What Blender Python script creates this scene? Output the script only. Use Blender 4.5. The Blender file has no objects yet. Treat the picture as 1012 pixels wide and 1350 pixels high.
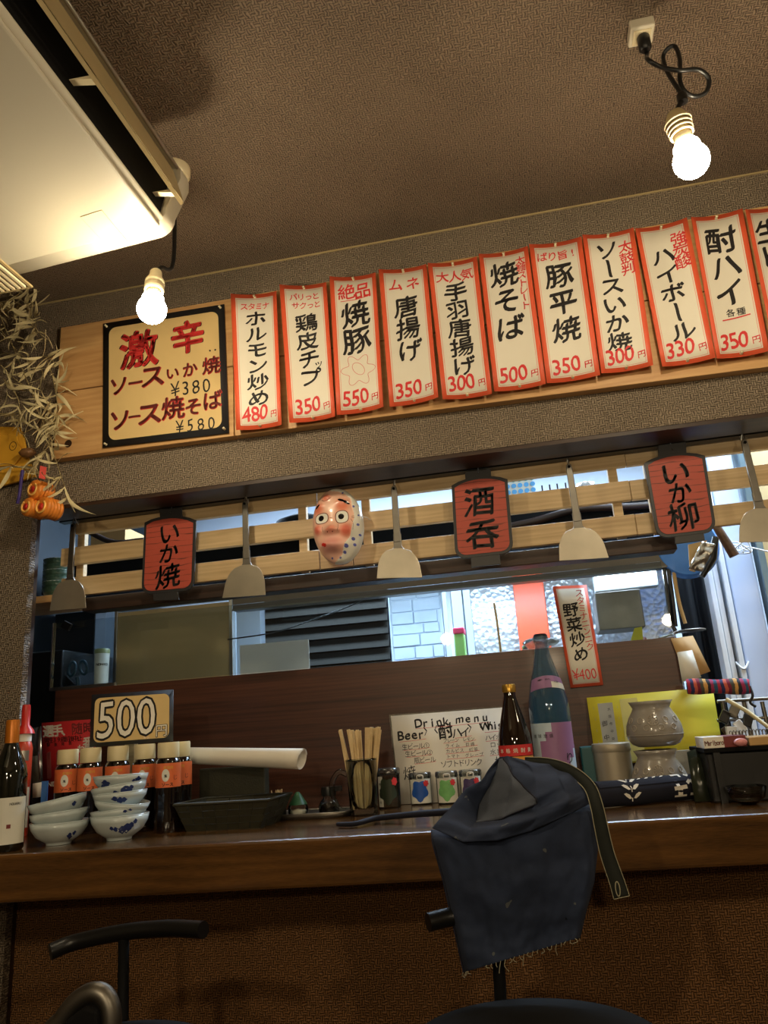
import bpy, math, random
from mathutils import Vector, Matrix, noise
PI = math.pi
rnd = random.Random(7)
SC = bpy.context.scene
COL = SC.collection

# ------------------------------------------------------------------ camera
PITCH, YAW, ROLL, FPX = math.radians(16.1), math.radians(-10.4), math.radians(-3.95), 1005.0
_cp, _sp, _cy, _sy, _cr, _sr = math.cos(PITCH), math.sin(PITCH), math.cos(YAW), math.sin(YAW), math.cos(ROLL), math.sin(ROLL)
FW = Vector((_sy*_cp, _cy*_cp, _sp)); _r0 = Vector((_cy, -_sy, 0)); _u0 = _r0.cross(FW)
RT = _r0*_cr + _u0*_sr; UP = -_r0*_sr + _u0*_cr
cam = bpy.data.cameras.new('camera'); camo = bpy.data.objects.new('camera', cam); COL.objects.link(camo)
camo.matrix_world = Matrix((RT, UP, -FW)).transposed().to_4x4()
cam.sensor_fit = 'VERTICAL'; cam.sensor_height = 36; cam.lens = 36*FPX/1350; cam.clip_start = .02
SC.camera = camo
# ------------------------------------------------------------------ world, lights, exposure
SC.view_settings.view_transform = 'Standard'; SC.view_settings.look = 'None'
SC.view_settings.gamma = 1; SC.view_settings.use_curve_mapping = False
SC.view_settings.exposure = 0.0
wd = bpy.data.worlds.new('world'); SC.world = wd; wd.use_nodes = True
wd.node_tree.nodes['Background'].inputs[0].default_value = (.05, .045, .04, 1)
wd.node_tree.nodes['Background'].inputs[1].default_value = .15
WARM = (1.0, .80, .52); COOL = (.62, .80, 1.0)
BULB_W = 180.0       # emission strength of the glass of each visible bulb
def lamp(kind, loc, power, color, size=.03, rot=None, sy=None):
    l = bpy.data.lights.new('light', kind); l.energy = power; l.color = color
    if kind == 'AREA':
        l.size = size
        if sy: l.shape = 'RECTANGLE'; l.size_y = sy
    else: l.shadow_soft_size = size
    o = bpy.data.objects.new('room_light', l); o.location = loc
    if rot: o.rotation_euler = rot
    COL.objects.link(o); return o
# the other bulbs of the room, behind the camera
for p, e in (((-.5, -.45, .50), 17), ((.75, -.5, .50), 17), ((1.3, 1.0, .75), 6), ((.1, -1.5, .4), 22)):
    lamp('POINT', p, e, WARM, .03)
# kitchen tubes
lamp('AREA', (-.3, 2.75, 1.16), 80, COOL, 1.8, (0, 0, 0), .25)
lamp('AREA', (.95, 2.15, 1.16), 38, COOL, .9, (0, 0, 0), .25)
# added cool fill lights, under the hood and deep in the kitchen
lamp('AREA', (-.30, 2.24, .40), 9, COOL, .9, (math.radians(25), 0, 0), .04)
lamp('POINT', (-.45, 2.9, .95), 6, COOL, .05)

CZ, ZC = 1.232, -.17            # heights of the ceiling and the counter top, relative to the camera
# ------------------------------------------------------------------ measuring helpers
def ray(x, y): return FW + RT*((x-506)/FPX) - UP*((y-675)/FPX)
def at(x, y, Y): d = ray(x, y); return d*(Y/d.y)
def atz(x, y, z): d = ray(x, y); return d*(z/d.z)
def mpp(p): return FW.dot(p)/FPX

# ------------------------------------------------------------------ materials
def mk(name):
    m = bpy.data.materials.new(name); m.use_nodes = True
    return m, m.node_tree, m.node_tree.nodes['Principled BSDF']
def lin(c):
    return tuple(((v/255)/12.92 if v/255 <= .04045 else ((v/255+.055)/1.055)**2.4) for v in c) + (1,)
def N(t, typ, **k):
    n = t.nodes.new(typ)
    for a, b in k.items():
        if hasattr(n, a): setattr(n, a, b)
    return n
def L(t, a, b): t.links.new(a, b)
def coords(t, scale=(1, 1, 1), kind='Object', rot=(0, 0, 0)):
    c = N(t, 'ShaderNodeTexCoord'); m = N(t, 'ShaderNodeMapping')
    m.inputs['Scale'].default_value = scale; m.inputs['Rotation'].default_value = rot
    L(t, c.outputs[kind], m.inputs[0]); return m.outputs[0]
def mixc(t, fac, a, b):
    n = N(t, 'ShaderNodeMix', data_type='RGBA')
    for s, v in ((n.inputs[0], fac), (n.inputs[6], a), (n.inputs[7], b)):
        if hasattr(v, 'links') or isinstance(v, bpy.types.NodeSocket): L(t, v, s)
        else: s.default_value = v
    return n.outputs[2]
def math_(t, op, a, b=None, c=None):
    n = N(t, 'ShaderNodeMath', operation=op)
    for i, v in enumerate((a, b, c)):
        if v is None: continue
        if isinstance(v, bpy.types.NodeSocket): L(t, v, n.inputs[i])
        else: n.inputs[i].default_value = v
    return n.outputs[0]
def bump(t, b, h, strength=.3, dist=.002):
    n = N(t, 'ShaderNodeBump'); n.inputs['Strength'].default_value = strength; n.inputs['Distance'].default_value = dist
    L(t, h, n.inputs['Height']); L(t, n.outputs[0], b.inputs['Normal'])
def ramp(t, fac, stops):
    n = N(t, 'ShaderNodeValToRGB'); e = n.color_ramp.elements
    while len(e) < len(stops): e.new(.5)
    for i, (p, c) in enumerate(stops): e[i].position = p; e[i].color = c
    L(t, fac, n.inputs[0]); return n.outputs[0]
def noise_(t, vec, scale=5, detail=3, rough=.5):
    n = N(t, 'ShaderNodeTexNoise'); n.inputs['Scale'].default_value = scale; n.inputs['Detail'].default_value = detail
    n.inputs['Roughness'].default_value = rough; L(t, vec, n.inputs['Vector']); return n.outputs['Fac']
def plain(name, rgb, rough=.5, metal=0, var=.12, vs=20, bmp=.0, coat=0, spec=.5):
    m, t, b = mk(name); c = lin(rgb)
    f = noise_(t, coords(t), vs, 4)
    lo = tuple(v*(1-var) for v in c[:3])+(1,); hi = tuple(min(1, v*(1+var)) for v in c[:3])+(1,)
    L(t, mixc(t, f, lo, hi), b.inputs['Base Color'])
    b.inputs['Roughness'].default_value = rough; b.inputs['Metallic'].default_value = metal
    b.inputs['Specular IOR Level'].default_value = spec
    b.inputs['Coat Weight'].default_value = coat; b.inputs['Coat Roughness'].default_value = .05
    if bmp: bump(t, b, noise_(t, coords(t), vs*6, 3), bmp, .001)
    return m
def wood(name, dark, light, rough=.45, sc=(1.2, 12, 12), ring=3.0, coat=0, knots=False):
    m, t, b = mk(name)
    v = coords(t, sc)
    n1 = noise_(t, v, ring, 5, .6)
    w = N(t, 'ShaderNodeTexWave', wave_type='BANDS', bands_direction='Z'); w.inputs['Scale'].default_value = ring*.6
    w.inputs['Distortion'].default_value = 14; w.inputs['Detail'].default_value = 3; w.inputs['Detail Scale'].default_value = .8
    L(t, v, w.inputs['Vector'])
    f = math_(t, 'ADD', math_(t, 'MULTIPLY', n1, .86), math_(t, 'MULTIPLY', w.outputs['Fac'], .10))
    fine = noise_(t, coords(t, (sc[0]*3, sc[1]*14, sc[2]*14)), 6, 3)
    f = math_(t, 'ADD', math_(t, 'MULTIPLY', f, .8), math_(t, 'MULTIPLY', fine, .25))
    L(t, ramp(t, f, [(.3, lin(dark)), (.72, lin(light))]), b.inputs['Base Color'])
    b.inputs['Roughness'].default_value = rough; b.inputs['Coat Weight'].default_value = coat
    b.inputs['Coat Roughness'].default_value = .12
    bump(t, b, fine, .15, .001)
    return m
def weave(name, dark, light, axes=('X', 'Z'), cell=.0105, rough=.6, st=1.0):
    """basket-weave wallpaper: alternating patches of horizontal and vertical ribs"""
    m, t, b = mk(name)
    c = N(t, 'ShaderNodeTexCoord'); s = N(t, 'ShaderNodeSeparateXYZ'); L(t, c.outputs['Object'], s.inputs[0])
    u = math_(t, 'DIVIDE', s.outputs[axes[0]], cell); v = math_(t, 'DIVIDE', s.outputs[axes[1]], cell)
    wob = noise_(t, coords(t), 90, 2)
    u = math_(t, 'ADD', u, math_(t, 'MULTIPLY', wob, .9)); v = math_(t, 'ADD', v, math_(t, 'MULTIPLY', wob, .9))
    ck = math_(t, 'MODULO', math_(t, 'ABSOLUTE', math_(t, 'ADD', math_(t, 'FLOOR', u), math_(t, 'FLOOR', v))), 2)
    hu = math_(t, 'ABSOLUTE', math_(t, 'SINE', math_(t, 'MULTIPLY', u, PI*2)))
    hv = math_(t, 'ABSOLUTE', math_(t, 'SINE', math_(t, 'MULTIPLY', v, PI*2)))
    n = N(t, 'ShaderNodeMix', data_type='FLOAT'); L(t, ck, n.inputs[0]); L(t, hu, n.inputs[2]); L(t, hv, n.inputs[3])
    h = n.outputs[0]
    big = noise_(t, coords(t), 6, 3)
    f = math_(t, 'ADD', math_(t, 'MULTIPLY', h, .75), math_(t, 'MULTIPLY', big, .3))
    L(t, ramp(t, f, [(.15, lin(dark)), (.95, lin(light))]), b.inputs['Base Color'])
    b.inputs['Roughness'].default_value = rough
    bump(t, b, h, st, .002)
    return m
def emis(name, rgb, strength):
    m, t, b = mk(name); b.inputs['Base Color'].default_value = (*rgb, 1)
    b.inputs['Emission Color'].default_value = (*rgb, 1); b.inputs['Emission Strength'].default_value = strength
    return m
def glass(name, rgb, rough=.02, ior=1.45, alpha=None):
    m, t, b = mk(name); b.inputs['Base Color'].default_value = lin(rgb); b.inputs['Roughness'].default_value = rough
    b.inputs['Transmission Weight'].default_value = 1; b.inputs['IOR'].default_value = ior
    return m
def thinglass(name, tint=(235, 240, 240), refl=.08, rough=.02):
    """a thin pane: mostly clear, some mirror"""
    m = bpy.data.materials.new(name); m.use_nodes = True; t = m.node_tree; t.nodes.clear()
    o = N(t, 'ShaderNodeOutputMaterial'); mx = N(t, 'ShaderNodeMixShader'); tr = N(t, 'ShaderNodeBsdfTransparent')
    g = N(t, 'ShaderNodeBsdfGlossy'); g.inputs['Roughness'].default_value = rough; tr.inputs[0].default_value = lin(tint)
    fr = N(t, 'ShaderNodeFresnel'); fr.inputs[0].default_value = 1.35
    L(t, math_(t, 'ADD', fr.outputs[0], refl), mx.inputs[0]); L(t, tr.outputs[0], mx.inputs[1]); L(t, g.outputs[0], mx.inputs[2])
    L(t, mx.outputs[0], o.inputs[0]); return m
def paper_slip(name, border=(226, 84, 48), inner=(232, 226, 208), bw=.09, bh=.03, line=True):
    """paper with a printed border, from the sheet's UV"""
    m, t, b = mk(name); c = N(t, 'ShaderNodeTexCoord'); s = N(t, 'ShaderNodeSeparateXYZ'); L(t, c.outputs['UV'], s.inputs[0])
    du = math_(t, 'SUBTRACT', .5, math_(t, 'ABSOLUTE', math_(t, 'SUBTRACT', s.outputs['X'], .5)))
    dv = math_(t, 'SUBTRACT', .5, math_(t, 'ABSOLUTE', math_(t, 'SUBTRACT', s.outputs['Y'], .5)))
    d = math_(t, 'MINIMUM', math_(t, 'DIVIDE', du, bw), math_(t, 'DIVIDE', dv, bh))
    inn = math_(t, 'GREATER_THAN', d, 1.0)
    col = mixc(t, inn, lin(border), lin(inner))
    if line:
        ln = math_(t, 'MULTIPLY', math_(t, 'GREATER_THAN', d, 1.22), math_(t, 'LESS_THAN', d, 1.34))
        col = mixc(t, math_(t, 'MULTIPLY', ln, .7), col, lin((224, 110, 84)))
    f = noise_(t, coords(t), 30, 3)
    col = mixc(t, math_(t, 'MULTIPLY', f, .12), col, lin((190, 160, 120)))
    L(t, col, b.inputs['Base Color']); b.inputs['Roughness'].default_value = .5
    return m

M = {}
M['ceil'] = weave('ceiling_wallpaper', (58, 46, 36), (146, 126, 104), ('X', 'Y'), .0105)
M['wall'] = weave('brown_weave_wallpaper', (58, 48, 38), (150, 134, 112), ('X', 'Z'), .0105)
M['lowwall'] = weave('brown_mesh_wallpaper', (42, 27, 14), (156, 110, 64), ('X', 'Z'), .0095)
M['pine'] = wood('pale_pine', (176, 128, 76), (214, 172, 116), .5, (1.0, 9, 9), 3)
M['lattice'] = wood('lattice_timber', (176, 146, 102), (220, 192, 146), .5, (1.0, 14, 14), 3)
M['darkbeam'] = wood('dark_brown_timber', (34, 22, 14), (66, 42, 26), .5)
M['walnut'] = wood('walnut_laminate', (44, 24, 16), (92, 54, 38), .38, (.7, 16, 16), 3.2, .1)
M['counter'] = wood('lacquered_counter_wood', (44, 27, 12), (118, 80, 38), .22, (.9, 9, 9), 2.4, .5)
M['black'] = plain('black_plastic', (18, 18, 18), .35)
M['blackmat'] = plain('matt_black', (12, 12, 13), .85, spec=.2)
M['ink'] = plain('black_ink', (24, 20, 18), .6, var=.3)
M['redink'] = plain('red_ink', (212, 50, 48), .6)
M['pinkink'] = plain('pink_ink', (214, 120, 112), .6)
M['ivory'] = plain('ivory_plastic', (228, 214, 176), .35, var=.04)
M['cream'] = plain('cream_painted_plastic', (208, 200, 178), .42, var=.05, vs=3)
M['creamd'] = plain('tan_plastic', (176, 156, 112), .4)
M['steel'] = plain('brushed_steel', (176, 172, 164), .32, 1, var=.15, vs=40)
M['dsteel'] = plain('dull_steel', (120, 116, 108), .42, 1, var=.2, vs=30)
M['chrome'] = plain('chrome', (210, 210, 212), .1, 1, var=.02)
M['white'] = plain('white_paint', (226, 230, 234), .5, var=.04)
M['offwhite'] = plain('white_paper', (234, 228, 214), .7, var=.04)
M['kwhite'] = plain('kitchen_white_wall', (214, 224, 236), .5, var=.05, vs=4)
M['kdark'] = plain('kitchen_dark_wall', (30, 38, 44), .4, var=.4, vs=6)
M['beige'] = plain('beige_panel', (172, 146, 100), .5, var=.1, vs=5)
M['red'] = plain('red_plastic', (200, 40, 30), .35)
M['redprint'] = plain('red_printed_paper', (176, 34, 34), .5)
M['orange'] = plain('orange_foil', (200, 116, 26), .35, .3)
M['yellow'] = plain('yellow_paper', (206, 192, 44), .6, var=.06)
M['yellowtan'] = plain('yellow_card', (216, 160, 44), .6)
M['signtan'] = plain('tan_sign_paper', (216, 186, 126), .55, var=.05)
M['signblack'] = plain('black_marker_border', (44, 44, 46), .4)
M['lantern'] = None
M['blue'] = plain('blue_plastic', (74, 132, 214), .4)
M['denim'] = None
M['navy'] = plain('navy_cotton', (20, 22, 38), .9, var=.3, vs=60, bmp=.3)
M['pottery'] = plain('grey_glazed_stoneware', (146, 140, 130), .18, var=.2, vs=25, coat=.5)
M['potdeco'] = plain('pale_glaze_pattern', (172, 162, 146), .25)
M['porcelain'] = plain('pale_blue_porcelain', (196, 208, 208), .15, var=.05, coat=.4)
M['cobalt'] = plain('cobalt_glaze', (44, 60, 116), .2, var=.3, vs=80)
M['chop'] = wood('chopstick_wood', (198, 166, 112), (236, 212, 164), .6, (30, 30, 4), 3)
M['cork'] = plain('tan_card', (190, 152, 96), .7)
M['straw'] = plain('dried_leaf', (206, 192, 148), .7, var=.3, vs=60)
M['stem'] = plain('dried_stem', (150, 134, 92), .8)
M['charm'] = plain('amber_straw_roll', (220, 130, 44), .45, var=.3, vs=90)
M['charmend'] = plain('gold_rope', (246, 190, 100), .4)
M['purple'] = plain('purple_cord', (52, 36, 110), .6)
M['pinktag'] = plain('pink_tag', (236, 92, 84), .6)
M['bamboo'] = plain('dark_woven_basket', (42, 40, 22), .6, var=.4, vs=50, bmp=.5)
M['green'] = plain('green_plastic', (44, 92, 58), .4)
M['teal'] = plain('teal_plastic', (22, 84, 88), .4)
M['greenbowl'] = plain('green_glazed_bowl', (58, 82, 66), .3, var=.3)
M['curtain'] = plain('black_curtain', (8, 9, 13), .8)
M['doorwhite'] = plain('bluish_white_door', (196, 210, 236), .4, var=.06, vs=3)
M['tube'] = emis('fluorescent_tube', (.80, .90, 1.0), 30)
M['bulbglass'] = emis('lit_bulb_glass', (1.0, .84, .58), BULB_W)
M['brownglass'] = plain('brown_bottle_glass', (26, 12, 6), .05, coat=1)
M['sauce'] = plain('dark_sauce', (18, 10, 8), .06, coat=1)
M['wineglass'] = plain('dark_green_wine_glass', (10, 14, 8), .05, coat=1)
M['clear'] = thinglass('clear_glass', (244, 248, 246), .06)
M['pane'] = thinglass('window_pane_glass', (232, 238, 240), .03)
M['plastic'] = thinglass('cloudy_clear_plastic', (214, 216, 212), .12, .2)
M['clip'] = plain('cork_lid', (214, 206, 190), .5)
M['label'] = plain('white_label', (222, 220, 206), .5)
M['lorange'] = plain('orange_label', (226, 112, 62), .45, var=.12, vs=60)
M['lyel'] = plain('yellow_orange_label', (226, 156, 60), .45)
M['lpurple'] = plain('mauve_label', (150, 108, 150), .45)
M['lblue'] = plain('pale_blue_label', (186, 204, 218), .45)
M['oreflect'] = plain('orange_reflection_tint', (236, 90, 52), .4)  # orange colour painted in for a reflection on steel
M['skin'] = None

def wavy_red():
    m, t, b = mk('red_lantern_board')
    w = N(t, 'ShaderNodeTexWave', wave_type='BANDS', bands_direction='Z'); w.inputs['Scale'].default_value = 20
    w.inputs['Distortion'].default_value = 3.5; w.inputs['Detail'].default_value = 2; w.inputs['Detail Scale'].default_value = 1.5
    L(t, coords(t, (.35, 1, 1)), w.inputs['Vector'])
    gap = math_(t, 'MULTIPLY', noise_(t, coords(t, (1, 1, 3)), 26, 2), .22)
    L(t, ramp(t, math_(t, 'ADD', w.outputs['Fac'], gap), [(.09, lin((104, 46, 34))), (.17, lin((178, 76, 58)))]), b.inputs['Base Color'])
    b.inputs['Roughness'].default_value = .55; return m
M['lantern'] = wavy_red()
def denim():
    m, t, b = mk('worn_blue_denim')
    n = noise_(t, coords(t), 9, 6, .7); f2 = noise_(t, coords(t), 260, 2)
    c = mixc(t, n, lin((14, 20, 32)), lin((58, 72, 104)))
    spots = math_(t, 'GREATER_THAN', noise_(t, coords(t), 42, 2), .735)
    c = mixc(t, math_(t, 'MULTIPLY', spots, .55), c, lin((120, 124, 116)))
    L(t, c, b.inputs['Base Color']); b.inputs['Roughness'].default_value = .9
    w = N(t, 'ShaderNodeTexWave'); w.inputs['Scale'].default_value = 320; L(t, coords(t), w.inputs['Vector'])
    bump(t, b, math_(t, 'ADD', w.outputs['Fac'], f2), .35, .001); return m
M['denim'] = denim()
def stripes(name, cols, scale, axis='X', rough=.8):
    m, t, b = mk(name); c = N(t, 'ShaderNodeTexCoord'); s = N(t, 'ShaderNodeSeparateXYZ'); L(t, c.outputs['Object'], s.inputs[0])
    wob = noise_(t, coords(t), 60, 2)
    f = math_(t, 'FRACT', math_(t, 'ADD', math_(t, 'MULTIPLY', s.outputs[axis], scale), math_(t, 'MULTIPLY', wob, .12)))
    r = ramp(t, f, [(i/len(cols), lin(k)) for i, k in enumerate(cols)]); r.node.color_ramp.interpolation = 'CONSTANT'
    L(t, r, b.inputs['Base Color']); b.inputs['Roughness'].default_value = rough; return m
M['textile'] = stripes('andean_striped_textile', [(160, 34, 60), (40, 44, 90), (196, 90, 70), (120, 24, 48), (70, 70, 60), (200, 150, 80), (30, 30, 40), (150, 40, 80), (40, 80, 110)], 16)
def steeltex():
    m, t, b = mk('embossed_steel_sheet'); b.inputs['Metallic'].default_value = .6; b.inputs['Roughness'].default_value = .3
    b.inputs['Base Color'].default_value = lin((196, 198, 204))
    v = N(t, 'ShaderNodeTexVoronoi'); v.inputs['Scale'].default_value = 70; L(t, coords(t), v.inputs['Vector']); bump(t, b, v.outputs['Distance'], .5, .004); return m
M['embossed'] = steeltex()

# ------------------------------------------------------------------ mesh builder
ORG = {}
class MB:
    def __init__(s): s.v = []; s.f = []; s.m = []; s.uv = {}; s.sm = []
    def add(s, vs, fs, mi=0, smooth=False):
        o = len(s.v); s.v += [Vector(v) for v in vs]
        for f in fs: s.f.append(tuple(i+o for i in f)); s.m.append(mi); s.sm.append(smooth)
        return s
    def box(s, a, b, mi=0, rot=None, piv=None):
        x0, y0, z0 = a; x1, y1, z1 = b
        vs = [Vector(p) for p in ((x0,y0,z0),(x1,y0,z0),(x1,y1,z0),(x0,y1,z0),(x0,y0,z1),(x1,y0,z1),(x1,y1,z1),(x0,y1,z1))]
        if rot is not None:
            c = piv or (Vector(a)+Vector(b))/2; vs = [c+rot@(v-c) for v in vs]
        return s.add(vs, [(0,3,2,1),(4,5,6,7),(0,1,5,4),(1,2,6,5),(2,3,7,6),(3,0,4,7)], mi)
    def prism(s, poly, off, mi=0):
        """poly: 3D points of one face; off: vector to the other face"""
        n = len(poly); a = [Vector(p) for p in poly]; off = Vector(off)
        fs = [tuple(range(n))[::-1], tuple(range(n, 2*n))]+[(i, (i+1) % n, n+(i+1) % n, n+i) for i in range(n)]
        return s.add(a+[p+off for p in a], fs, mi)
    def lathe(s, prof, c=(0, 0, 0), seg=32, mi=0, cap0=True, cap1=True, ax=None, rmod=None):
        c = Vector(c); vs = []; fs = []; n = len(prof)
        R = ax if ax is not None else Matrix.Identity(3)
        for i, (r, z) in enumerate(prof):
            for k in range(seg):
                a = 2*PI*k/seg; rr = r*(rmod(a, z) if rmod else 1)
                vs.append(c+R@Vector((rr*math.cos(a), rr*math.sin(a), z)))
        for i in range(n-1):
            for k in range(seg):
                k2 = (k+1) % seg; fs.append((i*seg+k, i*seg+k2, (i+1)*seg+k2, (i+1)*seg+k))
        s.add(vs, fs, mi, True)
        if cap0 and prof[0][0] > 1e-5: s.add([vs[k] for k in range(seg)], [tuple(range(seg))[::-1]], mi)
        if cap1 and prof[-1][0] > 1e-5: s.add([vs[(n-1)*seg+k] for k in range(seg)], [tuple(range(seg))], mi)
        return s
    def tube(s, pts, r, seg=8, mi=0, flat=1.0):
        pts = [Vector(p) for p in pts]; n = len(pts); vs = []; fs = []
        rr = r if isinstance(r, (list, tuple)) else [r]*n
        up = Vector((0.13, .2, 1)).normalized()
        for i, p in enumerate(pts):
            t = (pts[min(i+1, n-1)]-pts[max(i-1, 0)]).normalized()
            x = up-t*up.dot(t)
            if x.length < .05: x = Vector((1, 0, 0))-t*t.x
            x.normalize(); up = x; y = t.cross(x)
            for k in range(seg):
                a = 2*PI*k/seg; vs.append(p+x*(rr[i]*math.cos(a))+y*(rr[i]*flat*math.sin(a)))
        for i in range(n-1):
            for k in range(seg):
                k2 = (k+1) % seg; fs.append((i*seg+k, i*seg+k2, (i+1)*seg+k2, (i+1)*seg+k))
        s.add(vs, fs, mi, True)
        s.add(vs[:seg], [tuple(range(seg))[::-1]], mi); s.add(vs[-seg:], [tuple(range(seg))], mi)
        return s
    def grid(s, fn, nu, nv, mi=0, uv=True, smooth=True, mif=None):
        vs = [fn(i/nu, j/nv) for j in range(nv+1) for i in range(nu+1)]; o = len(s.v)
        fs = []; 
        for j in range(nv):
            for i in range(nu): fs.append((j*(nu+1)+i, (j+1)*(nu+1)+i, (j+1)*(nu+1)+i+1, j*(nu+1)+i+1))
        f0 = len(s.f); s.add(vs, fs, mi, smooth)
        if mif:
            for k in range(len(fs)): s.m[f0+k] = mif((k % nu+.5)/nu, (k//nu+.5)/nv)
        for j in range(nv+1):
            for i in range(nu+1): s.uv[o+j*(nu+1)+i] = (i/nu, 1-j/nv)
        return s
    def build(s, name, mats, parent=None, origin=None, bevel=0, solid=0, label=None, sub=0):
        if not isinstance(mats, (list, tuple)): mats = [mats]
        if parent is not None: org = ORG[parent.name]
        elif origin is not None: org = Vector(origin)
        else:
            lo = [min(v[k] for v in s.v) for k in range(3)]; hi = [max(v[k] for v in s.v) for k in range(3)]
            org = Vector(((lo[0]+hi[0])/2, (lo[1]+hi[1])/2, lo[2]))
        me = bpy.data.meshes.new(name); me.from_pydata([v-org for v in s.v], [], s.f)
        for m in mats: me.materials.append(m)
        me.polygons.foreach_set('material_index', s.m); me.polygons.foreach_set('use_smooth', s.sm)
        if s.uv:
            ul = me.uv_layers.new(name='uv')
            for lp in me.loops: ul.data[lp.index].uv = s.uv.get(lp.vertex_index, (0, 0))
        me.update()
        o = bpy.data.objects.new(name, me); COL.objects.link(o)
        if parent is not None: o.parent = parent
        else: o.location = org
        ORG[o.name] = org
        if bevel:
            b = o.modifiers.new('bevel', 'BEVEL'); b.width = bevel; b.segments = 2; b.limit_method = 'ANGLE'; b.angle_limit = .7
        if solid:
            b = o.modifiers.new('solid', 'SOLIDIFY'); b.thickness = solid; b.offset = 0
        if sub:
            b = o.modifiers.new('sub', 'SUBSURF'); b.levels = sub; b.render_levels = sub
        if label: o['label'] = label
        return o
def tag(o, label, cat, group=None):
    o['label'] = label; o['category'] = cat
    if group: o['group'] = group
    return o
def thing(name, label, cat, loc=(0, 0, 0), group=None):
    o = bpy.data.objects.new(name, None); COL.objects.link(o); o.location = loc; o.empty_display_size = .02
    ORG[o.name] = Vector(loc); return tag(o, label, cat, group)
def struct(o): o['kind'] = 'structure'; return o
def dup(root, loc, label=None, rotz=0):
    r = root.copy(); COL.objects.link(r); r.location = loc; r.rotation_euler = (0, 0, rotz); ORG[r.name] = Vector(loc)
    if label: r['label'] = label
    for ch in list(root.children):
        c = ch.copy(); COL.objects.link(c); c.parent = r
        for g in ch.children:
            d = g.copy(); COL.objects.link(d); d.parent = c
    return r
def smooth_path(pts, k=6):
    pts = [Vector(p) for p in pts]; out = []
    P = [pts[0]*2-pts[1]]+pts+[pts[-1]*2-pts[-2]]
    for i in range(1, len(P)-2):
        for j in range(k):
            t = j/k; a, b, c, d = P[i-1:i+3]
            out.append(.5*((2*b)+(c-a)*t+(2*a-5*b+4*c-d)*t*t+(3*b-a-3*c+d)*t**3))
    out.append(pts[-1]); return out

# ------------------------------------------------------------------ lettering
_G = {}
def glyph(ch, off):
    k = (ch, off)
    if k not in _G:
        c = bpy.data.curves.new('t', 'FONT'); c.body = ch; c.size = 1; c.resolution_u = 3; c.offset = off
        o = bpy.data.objects.new('t', c); m = o.to_mesh()
        vs = [tuple(v.co) for v in m.vertices]; fs = [tuple(p.vertices) for p in m.polygons]
        o.to_mesh_clear(); bpy.data.objects.remove(o); bpy.data.curves.remove(c)
        if ord(ch) < 0x500 and vs:
            xs = [v[0] for v in vs]; mx = (min(xs)+max(xs))/2; my = .35
            if ch in 'Drinkmeuwhskaxol': my = .3
        else: mx, my = .5, .38
        _G[k] = ([(v[0]-mx, v[1]-my) for v in vs], fs)
    return _G[k]
def letters(parent, mapf, items, mat, name='lettering', off=.012, d=.0008, hand=1.0, label=None):
    """items: (char, cx, cy, size[, aspect[, rotation]]) in metres on the sheet, y downwards"""
    b = MB()
    for k, it in enumerate(items):
        ch, cx, cy, s = it[:4]; asp = it[4] if len(it) > 4 else 1; rot = it[5] if len(it) > 5 else 0
        if ch == ' ': continue
        vs, fs = glyph(ch, 0); r = rot+rnd.uniform(-.05, .05)*hand; sh = .10*hand; w = []
        ph = rnd.uniform(0, 6)
        if off <= .008: nib = [(0, 0)]
        elif off < .03: nib = [(off*q*.9, off*q*1.3) for q in (-1, 0, 1)]+[(off*.5, -off*.4)]
        else: nib = [(off*math.cos(PI*q/4), off*math.sin(PI*q/4)) for q in range(8)]+[(0, 0)]
        for nx, ny in nib:
            w = []
            for x, y in vs:
                x += nx; y += ny
                x += .018*hand*math.sin(7*y+ph); y += .022*hand*math.sin(6*x+ph*2)+sh*x
                x *= asp; xr = x*math.cos(r)-y*math.sin(r); yr = x*math.sin(r)+y*math.cos(r)
                w.append(mapf(cx+xr*s, cy-yr*s, d))
            b.add(w, fs)
    o = b.build(name, mat, parent, label=label); o['kind'] = 'stuff'; return o
def vcol(t, cx, y0, y1, s, asp=1, dx=0):
    n = len(t); out = []
    for i, ch in enumerate(t):
        y = y0+(y1-y0)*((i+.5)/n)
        rot = PI/2 if ch in 'ー−' else 0
        out.append((ch, cx+dx*(i+.5)/n, y, s, asp, rot))
    return out
def hrow(t, x0, x1, cy, s, asp=1, slope=0):
    n = len(t); return [(ch, x0+(x1-x0)*((i+.5)/n), cy-slope*(i+.5)/n, s, asp) for i, ch in enumerate(t)]
def blob_patch(b, mapf, cx, cy, rx, ry, d, n=24, wob=0, lobes=5):
    """a printed blob that follows a curved label"""
    vs = [mapf(cx, cy, d)]; fs = []
    for q in (1, 2, 3, 4):
        for k in range(n): a = 2*PI*k/n; w = 1+wob*math.sin(lobes*a); vs.append(mapf(cx+rx*q/4*math.cos(a)*w, cy+ry*q/4*math.sin(a)*w, d))
    for k in range(n): fs.append((0, 1+k, 1+(k+1) % n))
    for q in range(3):
        for k in range(n): k2 = (k+1) % n; fs.append((1+q*n+k, 1+q*n+n+k, 1+q*n+n+k2, 1+q*n+k2))
    b.add(vs, fs)
def stroke(b, mapf, pts, w, d=.0008):
    """a pen line on a sheet"""
    n = len(pts)
    for i in range(n-1):
        (x0, y0), (x1, y1) = pts[i], pts[i+1]; dx, dy = x1-x0, y1-y0; l = math.hypot(dx, dy) or 1; nx, ny = -dy/l*w/2, dx/l*w/2
        b.add([mapf(x0+nx, y0+ny, d), mapf(x1+nx, y1+ny, d), mapf(x1-nx, y1-ny, d), mapf(x0-nx, y0-ny, d)], [(0, 1, 2, 3)])
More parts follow.
